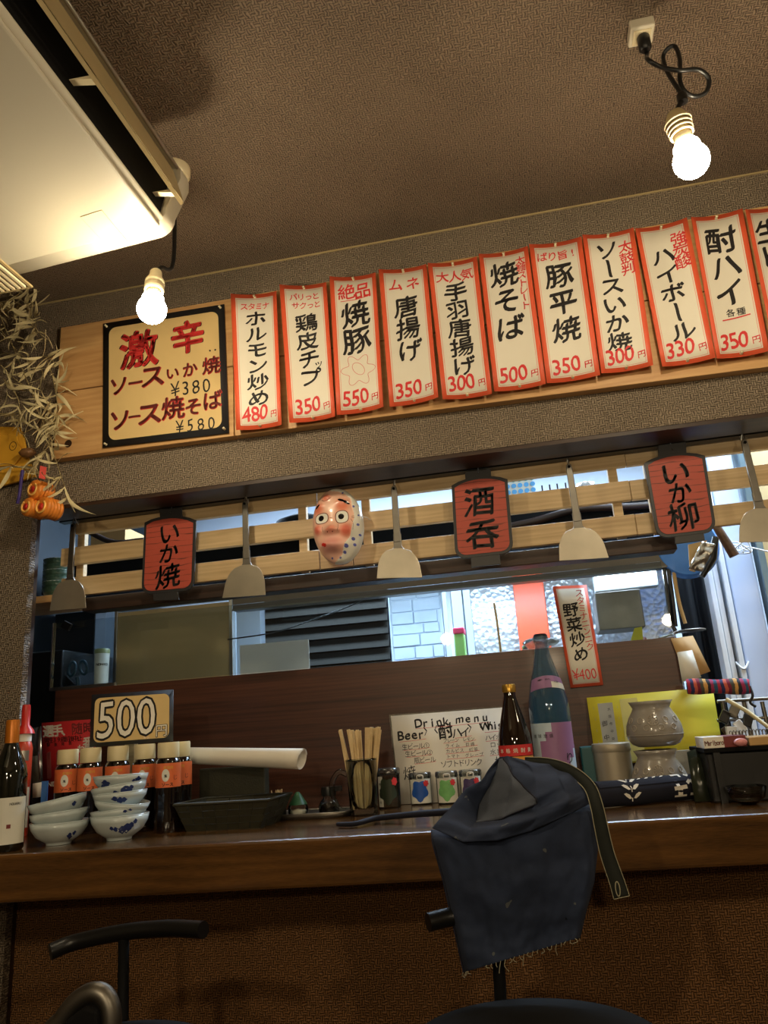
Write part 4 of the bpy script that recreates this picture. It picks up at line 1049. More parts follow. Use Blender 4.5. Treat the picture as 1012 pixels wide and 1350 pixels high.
# tan tag and paper
YT = 1.99
f, W, H = sheet_map(((884, 842), (913, 838), (936, 885), (905, 897)), YT)
t = thing('cardboard_tag', 'tan cardboard tag behind the end of the partition', 'tag', f(W/2, H, 0)); sheet('card', f, W, H, M['cork'], t, 2, 2, .002)
letters(t, f, hrow('CLUAG', W*.1, W*.9, H*.22, H*.16), M['ink'], 'black_lettering', off=.004)
f, W, H = sheet_map(((892, 860), (912, 857), (924, 893), (899, 899)), YT-.006); o = sheet('receipt', f, W, H, M['label'], None, 2, 2); tag(o, 'small pale receipt in front of the tan tag', 'paper')

# ================================================================== DRIED BRANCH, CARDS AND CHARM ON THE STUB WALL
def leaf_mesh(seed):
    r = random.Random(seed); n = 7; ln = 1; vs = []; fs = []
    bend = r.uniform(-1.1, 1.1); tw = r.uniform(-.8, .8)
    for i in range(n+1):
        u = i/n; w = .066*math.sin(PI*min(1, u*1.02+.02))**.8*(1-.3*u)+.004; a = tw*u
        cx = bend*u*u*.6; cz = u-.25*bend*bend*u*u
        for s in (-1, 0, 1): vs.append((cx+s*w*math.cos(a), s*w*math.sin(a)+(.02 if s == 0 else 0)+.10*math.sin(u*3), cz))
    for i in range(n):
        for k in (0, 1): fs.append((i*3+k, i*3+k+1, (i+1)*3+k+1, (i+1)*3+k))
    me = bpy.data.meshes.new('leaf'); me.from_pydata(vs, [], fs); me.materials.append(M['straw']); me.polygons.foreach_set('use_smooth', [True]*len(fs)); return me
YW = 1.64
LM = [leaf_mesh(i) for i in range(6)]
br = thing('dried_branch', 'dried pale branch with curled narrow leaves on the stub wall', 'branch', at(30, 520, YW))
rl = random.Random(21)
stems = [[(-8, 395), (10, 440), (35, 500), (58, 560), (78, 620), (92, 661)], [(6, 385), (22, 400), (40, 412), (46, 436)], [(-10, 420), (30, 470), (60, 470), (74, 480)], [(-10, 470), (20, 500), (50, 520), (72, 540), (74, 560)],
         [(-10, 545), (20, 545), (50, 535), (70, 552), (62, 590), (50, 612)], [(0, 450), (40, 430), (60, 450)], [(-10, 620), (20, 615), (50, 625), (80, 634)], [(5, 500), (25, 530), (22, 575)], [(-12, 400), (14, 396), (34, 384), (46, 420), (47, 440)],
         [(60, 470), (70, 500), (76, 540), (72, 580)], [(30, 560), (58, 550), (78, 572)]]
first = None
for st_ in stems:
    P3 = smooth_path([at(x, y, YW+rl.uniform(-.03, .015)) for x, y in st_], 6)
    MB().tube(P3, [.0017*(1-.5*i/len(P3)) for i in range(len(P3))], 5).build('stem', M['stem'], br)
    for k in range(1, len(P3), 2):
        for _ in range(2):
            o = bpy.data.objects.new('leaf', rl.choice(LM)); COL.objects.link(o); o.parent = br
            o.location = P3[k]-ORG[br.name]; s = rl.uniform(.045, .085); o.scale = (s*1.1, s, s)
            down = Vector((rl.uniform(-1, 1), rl.uniform(-.35, .1), rl.uniform(-1.2, .55))).normalized()
            o.rotation_euler = down.to_track_quat('Z', 'Y').to_euler(); o.rotation_euler.rotate_axis('Z', rl.uniform(0, 6))
# yellow cards
t = thing('yellow_card', 'yellow folded paper bag with a round drawing under the dried branch', 'card', at(20, 640, 1.665))
b = MB(); b.prism([at(*q, 1.675) for q in ((-12, 562), (26, 563), (31, 578), (36, 601), (46, 628), (-12, 644))], (0, .008, 0)); b.build('back_sheet', M['yellowtan'], t, bevel=.001)
b = MB(); b.prism([at(*q, 1.668) for q in ((-12, 572), (22, 574), (29, 600), (18, 613), (-12, 616))], (0, .004, 0)); b.build('front_flap', M['yellowtan'], t, bevel=.001)
b = MB(); c = at(17, 588, 1.667); b.tube([c+Vector((.010*math.cos(a), 0, .012*math.sin(a))) for a in [2*PI*k/20 for k in range(21)]], .0007, 5); b.tube([c+Vector((-.003, 0, .002)), c+Vector((.001, 0, -.004)), c+Vector((.005, 0, .001))], .0006, 5); b.build('round_drawing', M['ink'], t)
o = MB().lathe([(0, -.012), (.014, -.009), (.020, 0), (.014, .009), (0, .012)], at(36, 597, 1.65), 20, rmod=lambda a, z: 1+.15*math.cos(2*a)).build('dried_gourd', plain('brown_dried_gourd', (120, 84, 50), .5)); tag(o, 'small brown dried gourd in front of the yellow card', 'gourd')
# straw bale charm
YC = 1.61; cc = at(46, 655, YC)
t = thing('straw_bale_charm', 'hanging amber charm of three stacked little straw bales', 'charm', cc)
for px, py, rr in ((44, 645, 17), (35, 668, 16), (55, 668, 18)):
    c = at(px, py, YC); r = rr*mpp(c)*.78
    dirx = Vector((.30, 1, -.0)).normalized(); x = dirx.orthogonal().normalized(); R = Matrix((x, dirx.cross(x), dirx)).transposed()
    prof = [(r*.55, -.002), (r*.92, 0)]
    for k in range(5): z = .003+k*.009; prof += [(r*1.0, z), (r*1.03, z+.003), (r*.93, z+.0075)]
    prof += [(r*.7, .05)]
    bl = MB().lathe(prof, c, 24, ax=R).build('bale', M['charm'], t)
    MB().tube([c+R@Vector((r*.6*math.cos(a), r*.6*math.sin(a), -.003)) for a in [2*PI*k/20*.8 for k in range(21)]], .0028, 6).build('rope_ring', M['charmend'], bl)
    MB().lathe([(0, -.001), (r*.34, 0), (r*.3, .003)], c-dirx*.004, 14, ax=R).build('centre', M['red'], bl)
MB().tube(smooth_path([at(30, 620, YC-.01), at(28, 632, YC-.012), at(26, 650, YC-.014), at(23, 664, YC-.01)], 4), .0042, 8).build('purple_cord', M['purple'], t)
b = MB(); b.prism([at(*q, YC-.008) for q in ((53, 614), (61, 616), (59, 632), (51, 630))], (0, .0015, 0)); b.build('pink_tag', M['pinktag'], t)
MB().tube([at(54, 628, YC-.004), at(53, 640, YC-.002)], .0008, 5).build('tag_string', M['stem'], t)
MB().tube([at(42, 632, YC), at(40, 600, 1.68)], .0009, 5).build('hanging_string', M['stem'], t)

# ================================================================== ON THE COUNTER
def stand(px, py, wpx, Y=None):
    """base centre, radius: a round thing whose front foot shows at (px,py), width wpx"""
    p = atz(px, py, ZC); r = wpx/2*mpp(p)
    if Y is not None: p = Vector((at(px, py, Y).x, Y, ZC)); return p, wpx/2*mpp(p)
    d = Vector((p.x, p.y, 0)).normalized(); return Vector((p.x, p.y, ZC))+d*r, r
def ztop_(px, py, c): return at(px, py, c.y).z
# ---- wine bottle
c, r = stand(6, 1124, 46); H1 = ztop_(6, 950, c)-ZC
t = thing('wine_bottle', 'dark wine bottle with orange foil neck and white label', 'bottle', c)
z = lambda f: H1*f
MB().lathe([(r*.9, 0), (r, .004), (r, z(.55)), (r*.9, z(.64)), (r*.6, z(.73)), (r*.42, z(.80)), (r*.38, z(.84))], c, 40).build('glass_body', M['wineglass'], t)
MB().lathe([(r*.41, z(.775)), (r*.40, z(.84)), (r*.40, z(.985)), (r*.36, H1)], c, 32).build('foil', M['orange'], t)
b = MB(); f = wrap((c.x, c.y, ZC+z(.40)), r+.0006); Hl = z(.345); b.grid(lambda u, v: f((u-.5)*r*2.5, v*Hl), 24, 2); b.build('label', M['label'], t)
letters(t, f, hrow('NOUVEAU', .004, .024, .012, .007)[:7], M['ink'], 'black_lettering', off=.004)
letters(t, f, [('■', .004, .052, .010)], M['maroon'], 'red_mark', off=0, hand=0)
# ---- red squeeze bottle behind it
c, r = stand(27, 1060, 22, 1.66); H1 = ztop_(25, 930, c)-ZC
t = thing('red_sauce_tube', 'tall orange-red bottle with a pointed red cap', 'bottle', c)
MB().lathe([(r*.95, 0), (r, .004), (r, H1*.66), (r*.85, H1*.70), (r*.7, H1*.715)], c, 28).build('bottle_body', plain('orange_red_print', (196, 62, 34), .35, var=.25, vs=40), t)
MB().lathe([(r*.8, H1*.71), (r*.8, H1*.77)], c, 28).build('collar', M['offwhite'], t)
MB().lathe([(r*1.15, H1*.77), (r*1.0, H1*.80), (r*.5, H1*.84), (r*.52, H1*.97), (r*.45, H1)], c, 28).build('cap', M['red'], t)
b = MB(); f = wrap((c.x, c.y, ZC+H1*.36), r+.0005); b.grid(lambda u, v: f((u-.1)*r*1.2, v*H1*.30), 10, 2); b.build('label_panel', M['label'], t)
b = MB(); f = wrap((c.x, c.y, ZC+H1*.64), r+.0006); b.grid(lambda u, v: f((u-.5)*r*1.3, v*r*1.2), 10, 2); b.build('grey_emblem', M['steel'], t)
# ---- clear leaflet holder with cards
p = atz(48, 1062, ZC); YH = 1.72
t = thing('leaflet_holder', 'clear plastic leaflet holder with pale sheets beside the red poster', 'holder', (at(48, 1062, YH).x, YH, ZC))
f, W, H = sheet_map(((40, 960), (54, 958), (58, 1062), (42, 1064)), YH); sheet('plastic_wall', f, W, H, M['plastic'], t, 2, 2)
f, W, H = sheet_map(((41, 997), (54, 996), (56, 1032), (43, 1034)), YH+.01); sheet('striped_sheet', f, W, H, M['label'], t, 2, 2)
f, W, H = sheet_map(((43, 1033), (56, 1031), (58, 1050), (43, 1052)), YH-.006); sheet('white_sheet', f, W, H, M['offwhite'], t, 2, 2)
o = MB().box(atz(30, 1085, ZC)+Vector((0, .05, 0)), atz(30, 1085, ZC)+Vector((.07, .10, .055))).build('dark_pouch', M['navy'], bevel=.008); tag(o, 'dark printed pouch between the wine bottle and the bowls', 'pouch')
o = MB().box(at(55, 1030, 1.70), at(61, 1060, 1.70)+Vector((0, .004, 0))).build('blue_card', M['blue']); tag(o, 'narrow blue and white card by the leaflet holder', 'card')
# ---- red poster
f, W, H = sheet_map(((55, 953), (124, 948), (130, 1062), (58, 1068)), 1.80, 0, 1.76)
t = thing('red_poster', 'red printed poster with white and black characters behind the sauce bottles', 'poster', f(W/2, H, 0))
sheet('poster_sheet', f, W, H, M['redprint'], t, 2, 2, .0008)
letters(t, f, hrow('選手、', W*.04, W*.56, H*.105, H*.15), M['offwhite'], 'white_lettering', off=.03, hand=0)
letters(t, f, hrow('随時', W*.56, W*1.0, H*.10, H*.15)+[('1', W*.12, H*.5, H*.42), ('1', W*.30, H*.5, H*.42), ('0', W*.5, H*.5, H*.42)], M['maroon'], 'dark_red_lettering', off=.02, hand=0)
letters(t, f, hrow('男性39歳前後中止', W*.04, W*.76, H*.215, H*.075)+hrow('緊急発表', W*.05, W*.6, H*.27, H*.045), M['ink'], 'black_lettering', off=.01, hand=0)
letters(t, f, vcol('番', W*.88, H*.2, H*.36, H*.16)+hrow('わ番', W*.66, W*.95, H*.34, H*.10)+hrow('ONE M', W*.02, W*.36, H*.72, H*.07), M['offwhite'], 'white_lettering', off=.02, hand=0)
# ---- 500 yen sign
t, f, W, H = sign('price_sign', 'tan 500 yen sign with white outlined numerals standing on the bottle caps', ((121, 916), (228.5, 909), (228, 977), (118, 985)), 1.70, 1.66, None, 'sign', .07, .045)
n5 = [(c, W*(.19+.245*i), H*(.50-.01*i), H*1.0, .80) for i, c in enumerate('500')]
_st = rnd.getstate(); letters(t, f, n5, M['ink'], 'outline_lettering', off=.045, hand=.35, d=.0014); rnd.setstate(_st)
letters(t, f, n5, M['offwhite'], 'white_lettering', off=.005, hand=.35, d=.0019)
letters(t, f, [('円', W*.865, H*.78, H*.25)], M['ink'], 'outline_lettering', off=.05, hand=.3, d=.0014); letters(t, f, [('円', W*.865, H*.78, H*.25), ('税', W*.67, H*.9, H*.05), ('込', W*.71, H*.9, H*.05)], M['offwhite'], 'white_lettering', off=.0, hand=.3, d=.0019)
letters(t, f, [('特', W*.75, H*.13, H*.10), ('製', W*.84, H*.16, H*.11)]+vcol('ソース', W*.88, H*.22, H*.58, H*.12), M['maroon'], 'red_lettering', off=.008)
# stand it on a wooden foot behind the bottles
sx = at(170, 980, 1.70).x
MB().box((sx-.012, 1.702, ZC), (sx+.012, 1.72, at(170, 975, 1.7).z)).build('support_strut', M['lattice'], t)
# ---- six sauce bottles
M['capiv'] = plain('ivory_screw_cap', (222, 206, 160), .45, var=.03)
def sauce(c, r, H1, label):
    t = thing('sauce_bottle', label, 'bottle', c, 'sauce bottles with ivory caps')
    z0 = ZC
    MB().lathe([(r*.98, 0), (r*1.05, .004), (r*1.05, H1*.16), (r*.93, H1*.26), (r*.97, H1*.40), (r*1.0, H1*.50), (r*1.0, H1*.76), (r*.9, H1*.80), (r*.78, H1*.82)], c, 36, rmod=lambda a, z: 1+.012*math.cos(12*a)*(z < H1*.42)).build('bottle_body', M['sauce'], t)
    MB().lathe([(r*.84, H1*.825), (r*.86, H1*.835), (r*.86, H1*.985), (r*.82, H1)], c, 36, rmod=lambda a, z: 1+.008*math.cos(40*a)).build('cap', M['capiv'], t)
    f = wrap((c.x, c.y, z0+H1*.765), r+.0008); Hl = H1*.27; b = MB(); b.grid(lambda u, v: f((u-.5)*r*2.7, v*Hl), 24, 2); b.build('label', M['lorange'], t)
    b = MB(); blob_patch(b, f, -r*.2, Hl*.50, r*.30, Hl*.26, .0006); b.build('round_emblem', M['label'], t)
    letters(t, f, [('ソ', -r*.35, Hl*.88, .008), ('ー', -r*.05, Hl*.88, .008), ('ス', r*.25, Hl*.88, .008), ('鬼', -r*.2, Hl*.52, .006)], M['ink'], 'black_lettering', off=.03, hand=0, d=.0010)
    letters(t, f, [('焼', r*.25, Hl*.18, .007), ('蕎', r*.0, Hl*.18, .007), ('麦', -r*.25, Hl*.18, .007)], M['lyel'], 'yellow_lettering', off=.02, hand=0, d=.0010)
    letters(t, f, [('じ', r*.55, Hl*.6, .011)], M['maroon'], 'red_lettering', off=.0, hand=0, d=.0010)
    return t
c5 = atz(216, 1099, ZC); r5 = 17.5*mpp(c5); c5 = Vector((c5.x, c5.y+r5, ZC)); H5 = ztop_(216, 979, c5)-ZC
YB5 = c5.y
def bx5(px, py): return at(px, py, YB5).x
lb = ['ivory-capped sauce bottle nearest the red poster', 'second ivory-capped sauce bottle from the red poster', 'third ivory-capped sauce bottle from the red poster, under the 500 yen sign', 'ivory-capped sauce bottle right behind the patterned bowls', 'foremost ivory-capped sauce bottle beside the woven basket', 'half hidden sauce bottle next to the paper roll']
for i, (px, py, dy) in enumerate(((89.5, 1000, .05), (119.5, 998, .05), (155.5, 995, .045), (191, 992, .04), (222, 990, 0), (237, 988, .062))):
    Yq = YB5+dy; cq = Vector((at(px, py, Yq).x, Yq, ZC)); 
    sauce(cq, r5*.97, H5*(1 if i < 4 else 1), lb[i])
# ---- porcelain bowls
def bowl(c, r, h, tilt, label, group, deco, dd=0, ph=0, az=0):
    R = Matrix.Rotation(az, 3, 'Z')@Matrix.Rotation(tilt, 3, 'Y')@Matrix.Rotation(ph, 3, 'X')
    t = thing('porcelain_bowl', label, 'bowl', c, group)
    prof = [(r*.42, 0), (r*.44, h*.10), (r*.50, h*.14), (r*.78, h*.38), (r*.95, h*.72), (r, h), (r*.965, h), (r*.90, h*.72), (r*.72, h*.42), (r*.3, h*.24), (0, h*.22)]
    rm = lambda a, z: 1+.012*math.sin(5*a)+.008*math.sin(9*a+1)
    MB().lathe(prof, c, 48, ax=R, rmod=rm, cap1=False).build('bowl_wall', M['porcelain'], t)
    MB().tube([Vector(c)+R@Vector((r*.985*rm(a, 0)*math.cos(a), r*.985*rm(a, 0)*math.sin(a), h)) for a in [2*PI*k/40 for k in range(41)]], .0012, 6).build('rim', M['porcelain'], t)
    a0 = math.atan2(-c.y, -c.x)-az
    def surf(da, f, o):
        # outer wall point at angle and height fraction
        zs = [(.14, .50), (.38, .78), (.72, .95), (1, 1.0)]
        for (h0, r0), (h1, r1) in zip(zs, zs[1:]):
            if f <= h1: rr = r0+(r1-r0)*(f-h0)/(h1-h0); break
        a = a0+da; rr = r*rr*rm(a, 0)+o; return Vector(c)+R@Vector((rr*math.cos(a), rr*math.sin(a), h*f))
    for da, f, s in deco:
        b = MB(); b.add([surf(da, f, .0012)]+[surf(da+1.5*s*(1+.25*math.sin(k*2.3+da*9))*math.cos(2*PI*k/14), min(.99, max(.18, f+s*1.5*(1+.25*math.cos(k*1.7))*math.sin(2*PI*k/14))), .0010) for k in range(14)], [(0, 1+k, 1+(k+1) % 14) for k in range(14)], 0, True)
        b.build('painted_leaf', M['cobalt'], t)
    return t
def stack(px, py, wpx, zs, rng, group, labels, tilts, decos):
    c, r = stand(px, py, wpx)
    c.y -= 0; 
    for i, (zo, h) in enumerate(zs):
        tl, ph, az = tilts[i]
        bowl(Vector((c.x, c.y, ZC+zo)), r*rng[i], h, tl, labels[i], group, decos[i], az=az, ph=ph)
s_ = mpp(atz(77, 1118, ZC))
stack(77, 1117, 77, [(0.0005, 29*s_), (18*s_, 24*s_), (32*s_, 27*s_)], (1, .98, 1.0), 'plain pale bowls in a leaning pile', ['pale bowl at the bottom of the plainer pile', 'middle pale bowl of the plainer pile', 'tilted pale bowl on top of the plainer pile'],
      ((0, 0, 0), (-.08, 0, 0), (-.16, .05, 0)), ([(.42, .42, .07), (.62, .5, .06), (.55, .3, .05)], [], [(.62, .6, .07), (-.55, .3, .05)]))
s_ = mpp(atz(157, 1112, ZC))
stack(157, 1111, 78, [(.0005, 32*s_), (18*s_, 22*s_), (28*s_, 22*s_), (38*s_, 24*s_), (47*s_, 24*s_), (60*s_, 24*s_)], (1, .97, .95, .93, .95, .95), 'patterned bowls piled six high',
      ['blue-leaf bowl at the bottom of the taller pile', 'second bowl from the bottom of the taller pile', 'third bowl from the bottom of the taller pile, tilted', 'bowl with a blue band, third from the top of the taller pile', 'bowl with blue fruit painting, second from the top of the taller pile', 'topmost patterned bowl of the taller pile'],
      ((0, 0, 0), (-.07, 0, 0), (.14, 0, 0), (-.03, 0, 0), (-.12, 0, 0), (-.02, -.03, 0)),
      ([(-.15, .5, .06), (-.30, .55, .05), (.1, .45, .10), (.28, .5, .12), (.42, .6, .08), (.56, .75, .06)], [(.2, .85, .05), (.4, .9, .05)], [], [(-.2, .7, .08), (0, .6, .10), (.15, .6, .08)], [(.25, .6, .16), (-.15, .55, .10), (-.35, .5, .07), (.45, .75, .07)], [(-.62, .6, .12), (-.8, .45, .08), (.7, .7, .10), (.5, .65, .05), (-.4, .4, .05)]))
# cobalt strokes inside the top bowl are on its far rim
# ---- woven basket, open and flared
pb = [atz(236, 1098, ZC), atz(347, 1093, ZC)]
hB = .052; y0 = pb[0].y+.01; xA, xB = pb[0].x+.012, pb[1].x-.012
t = thing('woven_basket', 'dark olive woven rectangular basket with flared sides', 'basket', ((xA+xB)/2, y0+.06, ZC))
dw, fl = .12, .022
def ringr(k): 
    e = fl*k; z_ = ZC+hB*k+.001; return [Vector((xA-e, y0-e*.6, z_)), Vector((xB+e, y0-e*.6, z_)), Vector((xB+e, y0+dw+e, z_)), Vector((xA-e, y0+dw+e, z_))]
b = MB(); r0_, r1_ = ringr(0), ringr(1); b.add(r0_, [(0, 1, 2, 3)]); o = b.build('base', M['bamboo'], t, solid=.003)
for i in range(4):
    j = (i+1) % 4; n_ = 7 if i % 2 == 0 else 4
    for row in range(4):
        for k in range(n_):
            u0, u1, v0, v1 = k/n_, (k+.96)/n_, row/4, (row+.94)/4
            q = lambda u, v: (r0_[i].lerp(r0_[j], u)).lerp(r1_[i].lerp(r1_[j], u), v)
            nn = (r0_[j]-r0_[i]).cross(Vector((0, 0, 1))).normalized(); o_ = .0014 if (row+k) % 2 else 0
            b = MB(); b.prism([q(u0, v0)+nn*o_, q(u1, v0)+nn*o_, q(u1, v1)+nn*o_, q(u0, v1)+nn*o_], -nn*.003); b.build('woven_strip', M['bamboo'], t)
b = MB(); rr1 = ringr(1.02); b.tube(rr1+[rr1[0]], .0032, 6); b.build('rim', M['bamboo'], t)
o = pxbox('dark_menu_block', 'dark brown box standing behind the woven basket', 'box', 262, 1014, 350, 1062, 1.80, .03, M['bamboo'])
# ---- rolled paper
a_, b_ = at(236, 996, 1.74), at(398, 1001, 1.66); r = 13.8*mpp(b_)
t = thing('paper_roll', 'long white roll of paper lying across the bottles', 'roll', a_.lerp(b_, .5))
ax = (b_-a_).normalized(); x = Vector((0, 0, 1)); x = (x-ax*x.dot(ax)).normalized(); y_ = ax.cross(x)
vs = []; fs = []; nt = 60; nl = 10
for j in range(nl+1):
    for k in range(nt+1):
        a = 2*PI*1.35*k/nt; rr = r*(1-.16*(k/nt)) * (.82+.18*j/nl); ext = .004*math.sin(a)*(j == nl)
        vs.append(a_.lerp(b_, j/nl)+ax*ext+x*(rr*math.cos(a-1.2))+y_*(rr*math.sin(a-1.2)))
for j in range(nl):
    for k in range(nt): fs.append((j*(nt+1)+k, j*(nt+1)+k+1, (j+1)*(nt+1)+k+1, (j+1)*(nt+1)+k))
b = MB(); b.add(vs, fs, 0, True); b.build('rolled_sheet', M['offwhite'], t, solid=.0006)
# ---- tray and its things
c = atz(411, 1076, ZC)
tr = [atz(*q, ZC+.004) for q in ((352, 1081), (352, 1079), (452, 1074), (466, 1070))]
yT0 = atz(400, 1081, ZC).y; xT0, xT1 = at(352, 1080, yT0).x, at(462, 1074, yT0+.03).x
t = thing('oval_tray', 'small pale rimmed tray holding the table seasonings', 'tray', ((xT0+xT1)/2, yT0+.055, ZC))
ct = Vector(((xT0+xT1)/2, yT0+.055, ZC)); rx = (xT1-xT0)/2
MB().lathe([(rx*.9, .0), (rx*.93, .002), (rx, .010), (rx*.98, .011), (rx*.91, .004), (0, .003)], ct, 48, rmod=lambda a, z: 1/((abs(math.cos(a))**4+abs(math.sin(a)/.6)**4)**.25), cap1=False).build('tray_dish', M['dsteel'], t)
MB().tube([ct+Vector((rx*math.cos(a), rx*math.sin(a), .0115))*1 if False else ct+Vector((rx*math.cos(a)/((abs(math.cos(a))**4+abs(math.sin(a)/.6)**4)**.25), rx*math.sin(a)/((abs(math.cos(a))**4+abs(math.sin(a)/.6)**4)**.25), .0112)) for a in [2*PI*k/60 for k in range(61)]], .0017, 6).build('rim', M['steel'], t)
ZT = ZC+.0042; Yt = ct.y
def onT(px, dy=0): return Vector((at(px, 1070, Yt+dy).x, Yt+dy, ZT))
c = onT(367, -.01); r = 10.5*mpp(c)
t = thing('toothpick_cup', 'black cup on the tray filled with toothpicks', 'cup', c); hT = at(367, 1052, c.y).z-ZT
MB().lathe([(r*.95, 0), (r, .002), (r, hT), (r*.88, hT), (r*.88, .004), (0, .004)], c, 28, cap1=False).build('cup_wall', M['black'], t)
r4 = random.Random(9)
for k in range(16):
    a = r4.uniform(0, 6.28); q = r4.uniform(0, .75)*r; e = Vector((q*math.cos(a), q*math.sin(a), 0))
    o = MB().tube([c+e*.6+Vector((0, 0, .006)), c+e*1.25+Vector((0, 0, hT+.014+r4.uniform(0, .005)))], .0011, 6).build('toothpick', M['chop']); tag(o, 'toothpick standing in the black cup', 'toothpick', 'toothpicks in the black cup')
c = onT(393, .0); r = 13*mpp(c); hh = at(393, 1044, c.y).z-ZT
t = thing('salt_shaker', 'round clear salt shaker with a pointed green lid', 'shaker', c)
MB().lathe([(r*.8, 0), (r, .006), (r*1.05, hh*.35), (r*.9, hh*.48)], c, 28).build('jar_wall', M['clear'], t)
MB().lathe([(r*.75, .002), (r*.85, hh*.22), (0, hh*.30)], c, 28).build('salt', M['offwhite'], t)
MB().lathe([(r*.95, hh*.47), (r*.9, hh*.52), (r*.35, hh*.9), (r*.15, hh)], c, 28).build('pointed_lid', M['green'], t)
c = onT(434, .005); r = 13.5*mpp(c); hh = at(434, 1036, c.y).z-ZT
t = thing('soy_sauce_pot', 'small glass soy sauce pot with a black spouted lid', 'pot', c)
MB().lathe([(r*.8, 0), (r, .005), (r*1.02, hh*.30), (r*.85, hh*.45), (r*.55, hh*.58), (r*.6, hh*.7)], c, 28).build('glass_wall', M['clear'], t)
MB().lathe([(r*.75, .002), (r*.94, .006), (r*.96, hh*.30), (r*.8, hh*.43)], c, 28).build('soy_sauce', M['sauce'], t)
b = MB(); R = Matrix.Rotation(-.12, 3, 'Y'); b.lathe([(r*.72, hh*.66), (r*.75, hh*.8), (r*.7, hh*.97)], c, 24); b.box(c+Vector((r*.3, -.006, hh*.80)), c+Vector((r*1.35, .006, hh*.98))); b.build('spouted_lid', M['black'], t)
# ---- beer mug with chopsticks
c, r = stand(480, 1077, 42); r *= 1.0; hh = ztop_(480, 1001, c)-ZC
t = thing('glass_mug', 'clear glass beer mug full of chopsticks', 'mug', c)
MB().lathe([(r*.86, 0), (r*.92, .004), (r*.90, hh*.12), (r*.95, hh*.5), (r*1.02, hh*.95), (r*1.03, hh), (r*.93, hh), (r*.86, hh*.5), (r*.80, .016), (0, .012)], c, 48, rmod=lambda a, z: 1+.012*math.cos(10*a)*(z < hh*.6), cap1=False).build('mug_wall', M['clear'], t)
MB().tube([c+Vector((r*.98*math.cos(a), r*.98*math.sin(a), hh)) for a in [2*PI*k/40 for k in range(41)]], .0022, 6).build('rim', M['clear'], t)
sd = -RT; sd = Vector((sd.x, sd.y, 0)).normalized()
MB().tube(smooth_path([c+sd*r*.95+Vector((0, 0, hh*.74)), c+sd*r*1.5+Vector((0, 0, hh*.80)), c+sd*r*1.95+Vector((0, 0, hh*.62)), c+sd*r*1.95+Vector((0, 0, hh*.38)), c+sd*r*1.55+Vector((0, 0, hh*.14)), c+sd*r*.92+Vector((0, 0, hh*.10))], 5), .0058, 10).build('handle', M['clear'], t)
r5_ = random.Random(4); rtx = -sd
for k in range(24):
    grp = k % 2; base = c+rtx*(r*.55*(1 if grp == 0 else -.4)*-1*r5_.uniform(.1, .9))+Vector((0, r5_.uniform(-.5, .5)*r, .014))
    if grp: topx, topz = r5_.uniform(447, 474), 963
    else: topx, topz = r5_.uniform(482, 501), 960
    tp = at(topx, topz+r5_.uniform(-2, 3), c.y+r5_.uniform(-.4, .5)*r)
    base = c+rtx*((topx-474)/27*r*.42+r5_.uniform(-.15, .15)*r)+Vector((0, r5_.uniform(-.5, .5)*r, .014))
    ax = (tp-base); x = Vector((1, .15*r5_.uniform(-1, 1), 0)); x = (x-ax*x.dot(ax)/ax.length_squared).normalized(); y_ = ax.normalized().cross(x)
    b = MB(); w0, w1, th = .0022, .0037, .0022
    b.add([base-x*w0-y_*th*.7, base+x*w0-y_*th*.7, base+x*w0+y_*th*.7, base-x*w0+y_*th*.7, tp-x*w1-y_*th, tp+x*w1-y_*th, tp+x*w1+y_*th, tp-x*w1+y_*th], [(0, 3, 2, 1), (4, 5, 6, 7), (0, 1, 5, 4), (1, 2, 6, 5), (2, 3, 7, 6), (3, 0, 4, 7)])
    o = b.build('chopsticks', M['chop'], bevel=.0004); tag(o, 'pale wooden disposable chopsticks standing in the glass mug', 'chopsticks', 'disposable chopsticks in the mug')
# ---- drink menu
f, W, H = sheet_map(((515, 944), (672, 932), (688, 1062), (527, 1062)), 1.97, 0, 1.93)
t = thing('drink_menu', 'laminated handwritten drink menu leaning on the partition', 'menu', f(W/2, H, 0))
sheet('menu_sheet', f, W, H, M['offwhite'], t, 3, 3, .0008)
b = MB(); e = .004; 
for (x0, y0_), (x1, y1_) in (((-e, -e), (W+e, 0)), ((-e, 0), (0, H)), ((W, 0), (W+e, H))): b.add([f(x0, y0_), f(x1, y0_), f(x1, y1_), f(x0, y1_)], [(0, 1, 2, 3)])
b.build('laminate_edge', M['plastic'], t, solid=.0008)
it = hrow('Drink', W*.20, W*.49, H*.115, H*.14)+hrow('menu', W*.54, W*.82, H*.10, H*.13)+hrow('Beer', W*.04, W*.27, H*.24, H*.15)+[('〉', W*.30, H*.2, H*.10)]+[('〈', W*.35, H*.2, H*.10), ('酎', W*.45, H*.22, H*.18), ('ハ', W*.54, H*.25, H*.13), ('イ', W*.61, H*.25, H*.12), ('〉', W*.67, H*.2, H*.10), ('〈', W*.73, H*.2, H*.10)]+hrow('Whisky', W*.76, W*1.0, H*.2, H*.13)
letters(t, f, it, M['ink'], 'black_lettering', off=.02)
it = hrow('生ビール①', W*.07, W*.30, H*.37, H*.075)+hrow('生ビール②', W*.09, W*.32, H*.45, H*.075)+hrow('瓶ビール', W*.16, W*.34, H*.53, H*.075)+hrow('プレーン レモン', W*.42, W*.68, H*.33, H*.05)+hrow('ライム 巨峰', W*.43, W*.68, H*.39, H*.05)+hrow('カルピス 紅茶', W*.43, W*.70, H*.45, H*.05)+hrow('トマト グレープ', W*.43, W*.74, H*.51, H*.05)
